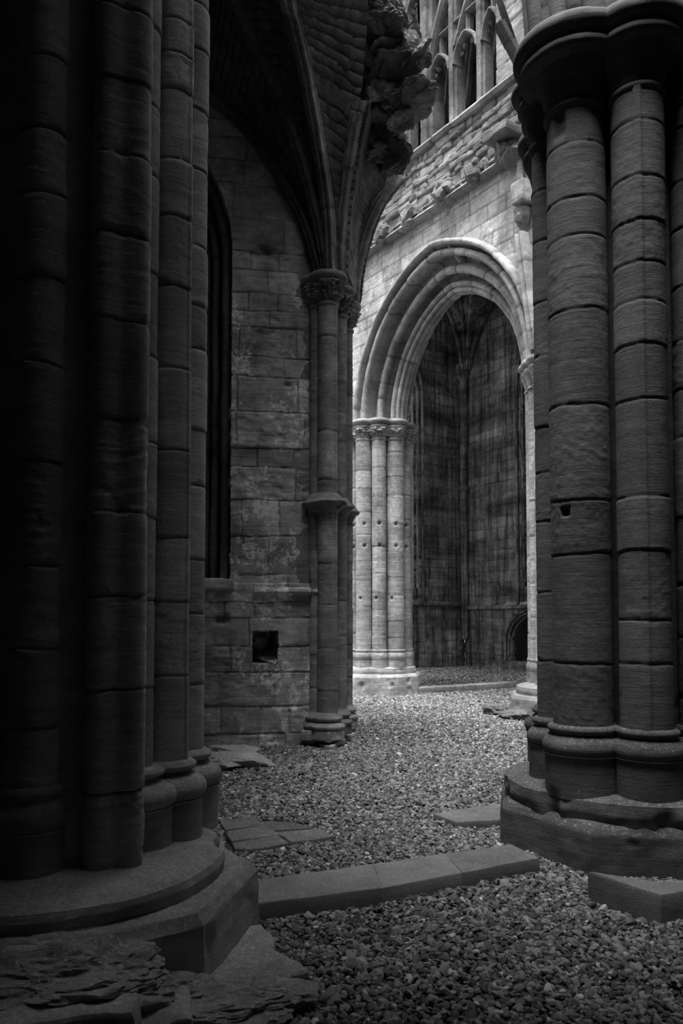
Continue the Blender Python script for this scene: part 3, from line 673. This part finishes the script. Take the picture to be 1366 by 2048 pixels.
def web(A_, B_, mat, seed, push=(0, .12, .18), thick=.22, nu=130, nv=36, tone=.85):
    a, b = ctr(A_, nu), ctr(B_, nu); V = []; T = []
    for i in range(nu+1):
        for j in range(nv+1):
            s = j/nv; p = a[i].lerp(b[i], s); k = math.sin(PI*s)*(i/nu)
            V.append(tuple(p+Vector(push)*k)+()); T.append(1)
    V = np.array(V); course = np.array([(i/nu*26) % 1 for i in range(nu+1) for j in range(nv+1)])
    d = .035*fbm(V[:, 0]*7, V[:, 1]*7, V[:, 2]*7, seed, 5) + .012*(course > .15)
    V += d[:, None]*np.array([0, -.7, -.7]); T = (.75+.5*(.5+.5*vn(np.floor(np.array([i/nu*26 for i in range(nu+1) for j in range(nv+1)])), np.array([j//4 for i in range(nu+1) for j in range(nv+1)]), 0, seed)))*(.6+.4*(course > .12))*tone
    o = build('web', V, grid(nu+1, nv+1), mat, bv, T); m = o.modifiers.new('thickness', 'SOLIDIFY'); m.thickness = thick; m.offset = 0
    return o
def back(pts, dy=.12): return [(a, b, c+dy) for a, b, c in pts]
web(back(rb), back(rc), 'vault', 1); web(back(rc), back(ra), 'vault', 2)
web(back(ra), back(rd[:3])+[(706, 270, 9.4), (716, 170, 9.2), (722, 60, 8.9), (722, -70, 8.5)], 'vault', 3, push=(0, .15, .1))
web(back(rd), [(700, 600, 10.9), (708, 520, 10.95), (722, 450, 10.95), (742, 400, 10.9), (757, 370, 10.85), (770, 345, 10.8)], 'ragged', 5, push=(-.1, .4, .0), thick=.25)
web([(700, 600, 11.0), (708, 520, 11.0), (722, 450, 11.0), (740, 400, 11.0), (750, 360, 11.0), (760, 330, 11.0)], back(re_, .15), 'ragged', 6, push=(0, .1, 0), thick=.25)
# torn rubble core
rg = np.random.RandomState(77); rocks = []
outline = [(680, -60), (775, -60), (800, 60), (835, 110), (800, 160), (830, 190), (790, 250), (790, 330), (760, 340), (735, 300), (728, 225), (705, 190), (690, 120), (690, 40)]
def inpoly(x, y, P):
    c = False; j = len(P)-1
    for i in range(len(P)):
        if (P[i][1] > y) != (P[j][1] > y) and x < (P[j][0]-P[i][0])*(y-P[i][1])/(P[j][1]-P[i][1])+P[i][0]: c = not c
        j = i
    return c
k = 0
while len(rocks) < 190:
    x, y = rg.uniform(650, 840), rg.uniform(-40, 345); k += 1
    if not inpoly(x, y, outline): continue
    Y = 9.6+(y-150)*.0035+rg.uniform(-.25, .25)-(x-740)*.002; s = rg.uniform(.07, .20)
    rocks.append(rock(at(x, y, Y), (s*rg.uniform(.8, 1.6), s, s*rg.uniform(.35, .8)), 500+k, 4, 11, amp=.3, tone=rg.uniform(.6, 1.4), flat=.4, tip=1.))
B('rubble_core', rocks, 'ragged', bv, smooth=False)
for j, (x, y, Y, s, tn) in enumerate([(818, 205, 9.4, (.26, .3, .12), 1.2), (830, 190, 9.3, (.22, .2, .08), 1.3), (790, 130, 9.2, (.3, .3, .10), 1.), (768, 60, 9.1, (.3, .35, .16), .9), (700, 30, 9.0, (.35, .35, .14), .7),
        (800, 240, 9.5, (.15, .2, .18), 1.0), (745, 310, 10.2, (.13, .06, .2), 1.5), (775, 300, 10.3, (.15, .2, .2), .8), (700, 95, 9.1, (.25, .3, .22), .5), (640, -5, 8.6, (.4, .3, .16), .5), (758, 15, 8.9, (.25, .25, .2), .9), (790, 95, 9.2, (.25, .25, .09), 1.1)]):
    B('rubble_block', [rock(at(x, y, Y), s, 900+j, 5, 12, rz=.3*j, amp=.28, tone=tn, flat=.45, tip=.35)], 'ragged', bv, smooth=False)
B('rubble_core', [rock(at(720, 110, 9.95), (.5, .45, 1.0), 990, 5, 20, rz=.2, amp=.3, tone=.6), rock(at(755, 270, 10.5), (.32, .35, .5), 991, 5, 20, rz=.2, amp=.25, tone=.7), rock(at(690, -20, 9.4), (.7, .5, .6), 992, 5, 20, rz=.2, amp=.3, tone=.5)], 'ragged', bv)

# ------------------------------------------------------------------ springing above the massive right pier
sp = thing('arch_springer', (1.7, 5.5, 5.62), 'dark vertical arch mouldings rising from the massive right pier', 'arch springing')
for i, (x0, x1, Y, r) in enumerate([(1062, 1052, 5.75, .035), (1085, 1070, 5.7, .07), (1108, 1090, 5.65, .035), (1130, 1118, 5.6, .08), (1165, 1150, 5.5, .06), (1200, 1190, 5.45, .09), (1240, 1235, 5.4, .05), (1285, 1290, 5.4, .09)]):
    a = at(x0, 100, Y); a.z = 5.58
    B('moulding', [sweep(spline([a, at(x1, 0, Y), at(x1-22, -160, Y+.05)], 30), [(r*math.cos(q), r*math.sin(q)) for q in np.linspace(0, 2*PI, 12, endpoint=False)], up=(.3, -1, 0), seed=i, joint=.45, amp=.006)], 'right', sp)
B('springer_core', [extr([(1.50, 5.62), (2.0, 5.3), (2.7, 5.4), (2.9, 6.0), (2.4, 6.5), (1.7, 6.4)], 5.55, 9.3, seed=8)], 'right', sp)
fr = thing('fallen_rib_stub', tuple(at(1040, 110, 12.6)), 'dark slanting rib stub above the clerestory sill, left of the right capital', 'rib')
B('rib', [sweep(spline([at(1000, 48, 12.3), at(1022, 92, 12.35), at(1046, 140, 12.4)], 30), [(-.10, -.12), (-.10, .05), (-.04, .12), (.04, .12), (.10, .05), (.10, -.12)], up=(-.5, -.8, .1), seed=3, joint=.5),
          sweep(spline([at(985, -40, 12.3), at(1012, 40, 12.35), at(1046, 140, 12.6)], 30), [(-.05, -.06), (-.05, .05), (.05, .05), (.05, -.06)], up=(-.5, -.8, .1), seed=4)], 'dark', fr)

# ------------------------------------------------------------------ chapel beyond the arch
K = np.array([4.05, 25.5, 0.]); UL = -Bx; UR = -Ax   # left wall runs along -B, right wall along -A
NL = -Ax*-1*-1; NL = np.array([.555, -.832, 0]); NR = np.array([-.832, -.555, 0])
def kl(s, z, w=0): q = K+UL*s+NL*w; return np.array([q[0], q[1], z])
def kr(s, z, w=0): q = K+UR*s+NR*w; return np.array([q[0], q[1], z])
def ptw(c, hw, z0, zs_, u, v):
    R_ = hw*2; return (np.abs(u-c) < hw) & (v > z0) & ((v < zs_) | (((u-(c-hw))**2+(v-zs_)**2 < R_**2) & ((u-(c+hw))**2+(v-zs_)**2 < R_**2)))
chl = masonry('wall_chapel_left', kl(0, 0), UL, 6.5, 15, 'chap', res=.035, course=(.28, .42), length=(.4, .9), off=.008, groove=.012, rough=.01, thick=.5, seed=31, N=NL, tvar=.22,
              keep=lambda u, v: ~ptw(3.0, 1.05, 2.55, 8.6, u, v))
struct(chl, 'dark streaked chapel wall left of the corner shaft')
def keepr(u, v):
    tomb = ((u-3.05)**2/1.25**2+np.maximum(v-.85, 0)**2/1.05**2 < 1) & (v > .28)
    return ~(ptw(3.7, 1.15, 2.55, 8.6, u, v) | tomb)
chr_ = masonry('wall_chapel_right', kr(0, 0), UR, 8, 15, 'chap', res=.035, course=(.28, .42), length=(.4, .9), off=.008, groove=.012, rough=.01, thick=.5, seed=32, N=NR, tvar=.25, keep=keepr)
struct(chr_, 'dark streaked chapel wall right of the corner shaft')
slabp = lambda name, pts, z0, z1, mat, label: struct(B(name, [prism(pts, z0, z1, amp=0)], mat), label)
slabp('ceiling_chapel', [tuple(kl(6.8, 0, -1)[:2]), tuple((K+Bx*1+Ax*1)[:2]), tuple(kr(8, 0, -1)[:2]), tuple((kr(8, 0)+UL*7)[:2])], 13.6, 14.0, 'dark', 'vault over the chapel')
cs = thing('corner_shaft', tuple(kr(.1, 1.0, .1)), 'thin corner shaft on small corbel between the two chapel walls', 'shaft')
shaft('shaft', K[0]-.02, K[1]-.16, .12, 1.1, 9.5, cs, 'chap', None, None, .03, 88, .8, None, .6)
B('corbel', [lathe(K[0]-.02, K[1]-.16, [(.02, .85), (.08, .9), (.11, 1.0), (.13, 1.12)], 24, 4, .006)], 'chap', cs)
B('capital', [lathe(K[0]-.02, K[1]-.16, [(.12, 9.4), (.15, 9.5), (.22, 9.75), (.26, 9.8), (.24, 9.95), (.02, 9.96)], 32, 4, .006, foliage=(9.5, 9.75, .05))], 'chap', cs)
B('shaft_ring', [lathe(K[0]-.02, K[1]-.16, [(.12, 5.68), (.19, 5.76), (.19, 5.84), (.12, 5.9)], 32, 4, .006)], 'chap', cs)
cv = thing('chapel_vault_ribs', (K[0], K[1]-.2, 9.9), 'thin vault ribs fanning up from the chapel corner shaft', 'vault ribs')
cr = [[(926, 738, 25.2), (918, 690, 25.0), (905, 640, 24.6), (885, 600, 24.0), (850, 560, 23.2)], [(929, 738, 25.2), (928, 660, 24.7), (922, 590, 23.5), (915, 520, 22)], [(933, 738, 25.2), (938, 660, 24.6), (943, 590, 23.2), (950, 520, 21.6)],
      [(936, 738, 25.2), (950, 685, 24.9), (972, 625, 24.3), (998, 575, 23.5), (1030, 530, 22.5)]]
for i, q in enumerate(cr): B('rib', [sweep(ctr(q, 40), np.array(ribprof)*1.1, up=vup((2, 15, 5)), seed=i, joint=.5)], 'chap', cv)
def cweb(a, b, seed):
    A_, B_ = ctr(a, 30), ctr(b, 30); V = [tuple(A_[i].lerp(B_[i], j/10)+Vector((0, .12, .1))) for i in range(31) for j in range(11)]
    V = np.array(V); V += (.03*fbm(V[:, 0]*4, V[:, 1]*4, V[:, 2]*4, seed, 4))[:, None]
    o = build('web', V, grid(31, 11), 'chap', cv, .8+.3*vn(V[:, 0]*2, V[:, 1]*2, np.floor(V[:, 2]*4), seed)); m = o.modifiers.new('thickness', 'SOLIDIFY'); m.thickness = .15
for i in range(3): cweb(cr[i], cr[i+1], i)
# string courses and window splays
def chstring(f, s0, s1, z, label, seed):
    tag(B('string_course', [sweep([f(s0+(s1-s0)*k/60, z, .0) for k in range(61)], [(-.06, -.1), (-.06, .05), (-.02, .10), (.05, .10), (.07, .04), (.08, -.1)], up=tuple(NL if f is kl else NR), seed=seed, joint=.8, amp=.01)], 'chap'), label, 'string course')
chstring(kl, .1, 5.5, 2.02, 'string course on the chapel wall left of the corner shaft', 1)
chstring(kr, .1, 5.6, 1.92, 'string course on the chapel wall right of the corner shaft', 2)
def splay(f, c, hw, z0, z1, label, N_, steps=3):
    t = thing('window_splay', tuple(f(c, z0, 0)), label, 'window splay')
    ps = []
    for i in range(steps):
        a, b = hw+.75-.27*i, hw+.75-.27*(i+1); za, zb = z0+(z1-z0)*i/steps, z0+(z1-z0)*(i+1)/steps; wo, wi = .05-.14*i, .05-.14*(i+1)
        v = [f(c-a, za, wo), f(c+a, za, wo), f(c+b, zb, wi), f(c-b, zb, wi), f(c-a, za-.05, wo), f(c+a, za-.05, wo), f(c+b, za-.05, wi-.4), f(c-b, za-.05, wi-.4), f(c+b, zb, wi-.3), f(c-b, zb, wi-.3)]
        ps.append((v, [(0, 1, 2, 3), (1, 0, 4, 5), (3, 2, 8, 9), (0, 3, 9, 7, 4), (1, 5, 6, 8, 2), (4, 7, 6, 5), (9, 8, 6, 7)], 1.+.1*i))
    B('sloping_sill', ps, 'far' if f is kr else 'chap', t, smooth=False)
    for i in range(4):
        d = .06+.11*i; w_ = .06-.12*i
        zs_ = 8.6; R_ = hw*2
        path = [f(c-hw+d-.2, z0+(zs_-z0)*k/20, w_) for k in range(20)]
        h2 = hw-d+.2
        for k in range(21):
            a = math.radians(180-60*k/20); path.append(f(c+h2+2*h2*math.cos(a), zs_+2*h2*math.sin(a), w_))
        for k in range(21):
            a = math.radians(120-60*k/20-60); path.append(f(c-h2+2*h2*math.cos(math.radians(60-60*k/20)), zs_+2*h2*math.sin(math.radians(60-60*k/20)), w_))
        path += [f(c+hw-d+.2, zs_-(zs_-z0)*k/20, w_) for k in range(20)]
        B('jamb_moulding', [sweep(path, [(.045*math.cos(q), .045*math.sin(q)) for q in np.linspace(0, 2*PI, 8, endpoint=False)], up=tuple(N_), seed=i, joint=.6, amp=.006)], 'far' if i > 1 else 'chap', t)  # inner mouldings take paler stone to imitate light from the window
    for q in (-.33, .33):
        B('mullion', [sweep([f(c+q*hw*2*.5, z1-.1+(8.9-z1)*k/40, -.42) for k in range(41)], [(-.06, -.1), (-.06, .1), (.06, .1), (.06, -.1)], up=tuple(N_), seed=9, joint=.8, amp=.005)], 'tracery', t)
    return t
splay(kl, 3.0, 1.05, 2.1, 2.75, 'stepped sill and moulded jamb of chapel window behind the bright pier', NL)
splay(kr, 3.7, 1.15, 1.98, 2.75, 'pale stepped sill of chapel window beside the half hidden pier', NR)
tb = thing('arched_recess', tuple(kr(3.05, .0, 0)), 'low arched recess in the chapel wall, half hidden by the pier', 'recess')
for i, (rr, w_) in enumerate([(1.0, .03), (.93, -.03), (.86, -.12)]):
    path = [kr(3.05-1.2*rr, .3+.55*k/6, w_) for k in range(6)]+[kr(3.05-1.2*rr*math.cos(math.radians(q)), .85+1.0*rr*math.sin(math.radians(q)), w_) for q in range(0, 181, 5)]
    B('arch_moulding', [sweep(path, [(.04*math.cos(q), .04*math.sin(q)) for q in np.linspace(0, 2*PI, 8, endpoint=False)], up=tuple(NR), seed=i, joint=.4)], 'chap', tb)
B('colonnette', [lathe(*tuple(kr(3.05-1.02, 0, -.08)[:2]), [(.10, .28), (.10, .36), (.055, .4), (.055, .85), (.09, .95), (.09, 1.)], 20, 3, .002)], 'chap', tb)
B('stone_bench', [prism([tuple(kr(1.7, 0, .45)[:2]), tuple(kr(4.6, 0, .45)[:2]), tuple(kr(4.6, 0, -.4)[:2]), tuple(kr(1.7, 0, -.1)[:2])], 0, .27, seed=3)], 'chap', tb)
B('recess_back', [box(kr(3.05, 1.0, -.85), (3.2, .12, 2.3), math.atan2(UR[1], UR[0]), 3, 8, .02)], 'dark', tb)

# ------------------------------------------------------------------ kerbs, paving, loose stones
def kp(px, py, z=0): return np.array(G(px, py, z))
def tgd(name, parts, mat, label, cat, group=None): return tag(B(name, parts, mat), label, cat, group)
KT = .085
kerbpts = [(kp(500, 1808, KT), kp(505, 1760, KT)), (kp(765, 1775, KT), kp(745, 1727, KT)), (kp(925, 1745, KT), kp(890, 1706, KT)), (kp(1078, 1715, KT), kp(1022, 1688, KT))]
kl_ = ['left stone of the low kerb between the two front piers', 'middle stone of the low kerb between the two front piers', 'right stone of the low kerb, touching the massive pier']
for i in range(3):
    a, b = kerbpts[i], kerbpts[i+1]; e = (b[0]-a[0])/np.linalg.norm(b[0]-a[0])*-.004
    tgd('kerb_stone', [prism([a[0]+e, b[0]-e, b[1]-e, a[1]+e], -.05, KT, seed=i+60, amp=.006, bev=.012, tone=[1., 1.05, .85][i])], 'kerb', kl_[i], 'kerb', 'low kerb between the front piers')
fk = [(842, 1388, 846, 1376), (905, 1385, 905, 1372), (965, 1381, 963, 1368), (1032, 1376, 1030, 1362)]
fl_ = ['stone of the far chapel kerb beside the bright pier', 'middle stone of the far chapel kerb', 'stone of the far chapel kerb beside the half hidden pier']
for i in range(3):
    a, b = fk[i], fk[i+1]; p = kp(a[0], a[1], 0), kp(b[0], b[1], 0); n = np.array([-.5, .8])*.35
    tgd('kerb_stone', [prism([p[0], p[1]-(p[1]-p[0])*.01, p[1]-(p[1]-p[0])*.01+n, p[0]+n], -.05, .13, seed=i+70, amp=.012)], 'rub', fl_[i], 'kerb', 'far kerb at the chapel entrance')
def quads(pts): return [kp(*p, .03) for p in pts]
pv = [([(440, 1640), (505, 1632), (530, 1648), (450, 1660)], 'paving flag farthest back beside the left pier'), ([(452, 1662), (532, 1649), (560, 1668), (462, 1682)], 'paving flag touching the left pier plinth'),
      ([(508, 1642), (588, 1641), (625, 1655), (535, 1660)], 'dark paving flag at the rear of the patch'), ([(550, 1663), (640, 1656), (672, 1672), (582, 1684)], 'paving flag at the right end of the patch'),
      ([(464, 1684), (555, 1669), (580, 1685), (505, 1697), (470, 1696)], 'broken paving flag at the front of the patch')]
for i, (q, l) in enumerate(pv): tgd('paving_flag', [prism(quads(q), -.03, .028, seed=80+i, amp=.010, bev=.008, tone=[.9, 1.1, .8, 1., .85][i])], 'flag', l, 'paving stone', 'patch of paving flags by the left pier')
tgd('paving_slab', [prism([kp(868, 1628, .03), kp(925, 1617, .03), kp(1012, 1608, .03), kp(1030, 1640, .03), kp(915, 1645, .03)], -.03, .035, seed=90, amp=.012, bev=.01, tone=1.2)], 'flag', 'flat pale slab lying in gravel beside the massive right pier', 'paving stone')
ZB = .15
tgd('foundation_block', [prism([kp(1178, 1743, ZB), kp(1290, 1760, ZB), kp(1420, 1768, ZB), kp(1460, 1790, ZB), kp(1366, 1783, ZB), kp(1322, 1790, ZB)], -.05, ZB, seed=91, amp=.012, tone=.8)], 'kerb', 'wedge shaped foundation block at the lower right edge', 'stone block')
# broken foundation of the left pier
lf = thing('pier_foundation', (-.6, 3.2, 0), 'broken rocky foundation slab jutting from the left pier into the gravel', 'foundation')
B('slab', [prism([kp(620, 1980), kp(560, 1925), kp(520, 1880), kp(400, 1900), kp(300, 2000), kp(330, 2080), kp(500, 2015)], -.05, .08, seed=92, amp=.035, bev=.03)], 'base', lf)
B('broken_block', [rock(at(160, 1870, 3.36), (.40, .34, .17), 610, 6, 22, rz=.5, amp=.22), rock(at(215, 1935, 3.2), (.26, .22, .14), 611, 6, 18, rz=1.1, amp=.25), rock(at(150, 1960, 3.05), (.4, .25, .14), 612, 6, 18, rz=.2, amp=.2),
    rock(at(235, 1800, 3.5), (.18, .16, .10), 617, 5, 18, rz=.3, amp=.2), rock(at(340, 1990, 3.18), (.22, .18, .08), 613, 5, 16, rz=.6, amp=.25), rock(at(440, 2010, 3.12), (.28, .14, .07), 614, 5, 16, rz=.2, amp=.2), rock(at(545, 1985, 3.25), (.16, .12, .06), 615, 5, 16, rz=.2, amp=.2)], 'base', lf)
B('lower_block', [box(at(75, 2070, 2.95), (.75, .5, .36), .15, 5, 16, .03), box(at(250, 2075, 3.0), (.5, .4, .26), .2, 6, 16, .04)], 'base', lf)
for i, (x, y, z, s, l) in enumerate([(455, 1505, .07, (.33, .22, .10), 'flat loose stone against the foot of the stained wall'), (492, 1520, .06, (.30, .20, .09), 'rightmost loose stone in the gravel by the stained wall'), (440, 1525, .06, (.24, .2, .10), 'loose stone half hidden by the left pier shaft')]):
    g = kp(x, y, z); tgd('loose_stone', [rock((g[0], g[1], z-.01), s, 620+i, 5, 16, rz=.1+i*.2, amp=.12)], 'base', l, 'stone', 'loose stones at the wall foot')
for i, (x, y, s, l) in enumerate([(1000, 1424, (.28, .3, .12), 'broken footing boulder left of the half hidden pier'), (1050, 1432, (.42, .35, .13), 'broken footing boulder in front of the half hidden pier')]):
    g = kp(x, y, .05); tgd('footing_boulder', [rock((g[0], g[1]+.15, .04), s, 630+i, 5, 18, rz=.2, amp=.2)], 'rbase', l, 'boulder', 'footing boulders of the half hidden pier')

# ------------------------------------------------------------------ gravel
def gravel(name, regions, seed, mat, label):
    rg = np.random.RandomState(seed); P = []
    for (x0, x1, y0, y1, dens, slope) in regions:
        n = int((x1-x0)*(y1-y0)*dens); x = rg.uniform(x0, x1, n); y = rg.uniform(y0, y1, n)
        m = np.abs(x) < slope*y+.5; P.append(np.stack([x, y], -1)[m])
    P = np.concatenate(P); keep = np.ones(len(P), bool)
    for c, r in ((P1, .9), (P2, .92), (P3, .82), (P4, .9)): keep &= np.hypot(P[:, 0]-c[0], P[:, 1]-c[1]) > r
    polys = [[*[tuple(k[0]) for k in kerbpts], *[tuple(k[1]) for k in kerbpts[::-1]]], [tuple(v) for v in quads([(440, 1634), (588, 1636), (668, 1672), (582, 1680), (505, 1697), (450, 1697)])],
             [tuple(kp(868, 1628, .03)), tuple(kp(1012, 1608, .03)), tuple(kp(1030, 1640, .03)), tuple(kp(915, 1645, .03))]]
    for q in polys:
        ins = np.array([inpoly(a, b, q) for a, b in P]) if len(P) else []
        near = keep & ins; drop = near & (rg.uniform(size=len(P)) > .0); keep &= ~drop
    P = P[keep]; n = len(P); z = .012*fbm(P[:, 0]*.8, P[:, 1]*.8, P[:, 0]*0, 3, 3)-.012+rg.uniform(-.004, .012, n) + .018*fbm(P[:, 0]*2, P[:, 1]*2, 0*P[:, 0], 8, 2)
    me = bpy.data.meshes.new(name); me.vertices.add(n); me.vertices.foreach_set('co', np.column_stack([P, z]).ravel())
    a = me.attributes.new('rot', 'FLOAT_VECTOR', 'POINT'); a.data.foreach_set('vector', np.column_stack([rg.normal(0, .45, n), rg.normal(0, .45, n), rg.uniform(0, 6.28, n)]).ravel())
    s = rg.lognormal(0, .28, n)[:, None]*np.column_stack([rg.uniform(.9, 1.5, n), rg.uniform(.7, 1., n), rg.uniform(.45, .8, n)])*.0130
    s *= (1+.035*np.maximum(P[:, 1]-5, 0))[:, None]
    a = me.attributes.new('scl', 'FLOAT_VECTOR', 'POINT'); a.data.foreach_set('vector', s.ravel())
    o = link(name, me, mat)
    ng = bpy.data.node_groups.new('scatter_pebbles', 'GeometryNodeTree')
    ng.interface.new_socket('Geometry', in_out='INPUT', socket_type='NodeSocketGeometry'); ng.interface.new_socket('Geometry', in_out='OUTPUT', socket_type='NodeSocketGeometry')
    N = ng.nodes; L = ng.links; gi = N.new('NodeGroupInput'); go = N.new('NodeGroupOutput'); jn = N.new('GeometryNodeJoinGeometry')
    for v in range(6):
        ic = N.new('GeometryNodeMeshIcoSphere'); ic.inputs['Radius'].default_value = 1; ic.inputs['Subdivisions'].default_value = 3
        nz = N.new('ShaderNodeTexNoise'); nz.noise_dimensions = '4D'; nz.inputs['Scale'].default_value = .9; nz.inputs['W'].default_value = v*3.7; nz.inputs['Detail'].default_value = 2
        sb = N.new('ShaderNodeVectorMath'); sb.operation = 'SUBTRACT'; sb.inputs[1].default_value = (.5, .5, .5); ml = N.new('ShaderNodeVectorMath'); ml.operation = 'SCALE'; ml.inputs['Scale'].default_value = 1.15
        sp_ = N.new('GeometryNodeSetPosition'); ss = N.new('GeometryNodeSetShadeSmooth'); g2 = N.new('GeometryNodeGeometryToInstance')
        L.new(nz.outputs['Color'], sb.inputs[0]); L.new(sb.outputs[0], ml.inputs[0]); L.new(ic.outputs['Mesh'], sp_.inputs['Geometry']); L.new(ml.outputs[0], sp_.inputs['Offset'])
        L.new(sp_.outputs[0], ss.inputs[0]); L.new(ss.outputs[0], g2.inputs[0]); L.new(g2.outputs[0], jn.inputs[0])
    ip = N.new('GeometryNodeInstanceOnPoints'); ip.inputs['Pick Instance'].default_value = True
    ar = N.new('GeometryNodeInputNamedAttribute'); ar.data_type = 'FLOAT_VECTOR'; ar.inputs[0].default_value = 'rot'
    as_ = N.new('GeometryNodeInputNamedAttribute'); as_.data_type = 'FLOAT_VECTOR'; as_.inputs[0].default_value = 'scl'
    sm = N.new('GeometryNodeSetMaterial'); sm.inputs['Material'].default_value = mat
    L.new(gi.outputs[0], ip.inputs['Points']); L.new(jn.outputs[0], ip.inputs['Instance']); L.new(ar.outputs[0], ip.inputs['Rotation']); L.new(as_.outputs[0], ip.inputs['Scale'])
    L.new(ip.outputs[0], sm.inputs[0]); L.new(sm.outputs[0], go.inputs[0])
    md = o.modifiers.new('scatter', 'NODES'); md.node_group = ng
    return tag(o, label, 'gravel', kind='stuff')
gm = bpy.data.materials.new('pebble'); gm.use_nodes = True; N = gm.node_tree.nodes; L = gm.node_tree.links; b = N['Principled BSDF']
oi = N.new('ShaderNodeObjectInfo'); cr_ = N.new('ShaderNodeValToRGB'); L.new(oi.outputs['Random'], cr_.inputs[0]); cr_.color_ramp.interpolation = 'LINEAR'
e = cr_.color_ramp.elements; e[0].color = (.055, .055, .055, 1); e[1].position = .97; e[1].color = (.38, .38, .38, 1); n_ = e.new(.5); n_.color = (.165, .165, .165, 1); n_ = e.new(.99); n_.color = (.7, .7, .7, 1)
L.new(cr_.outputs[0], b.inputs['Base Color']); b.inputs['Roughness'].default_value = .62; b.inputs['Specular IOR Level'].default_value = .4
gravel('gravel', [(-1.2, 3.6, 2.6, 6.0, 3000, .46), (-2.4, 4.5, 6.0, 10.0, 2100, .46), (-2.0, 6.0, 10.0, 18.0, 1300, .4), (0, 8, 18.0, 25.4, 500, .4)], 5, gm, 'loose grey pebble gravel covering the ground')
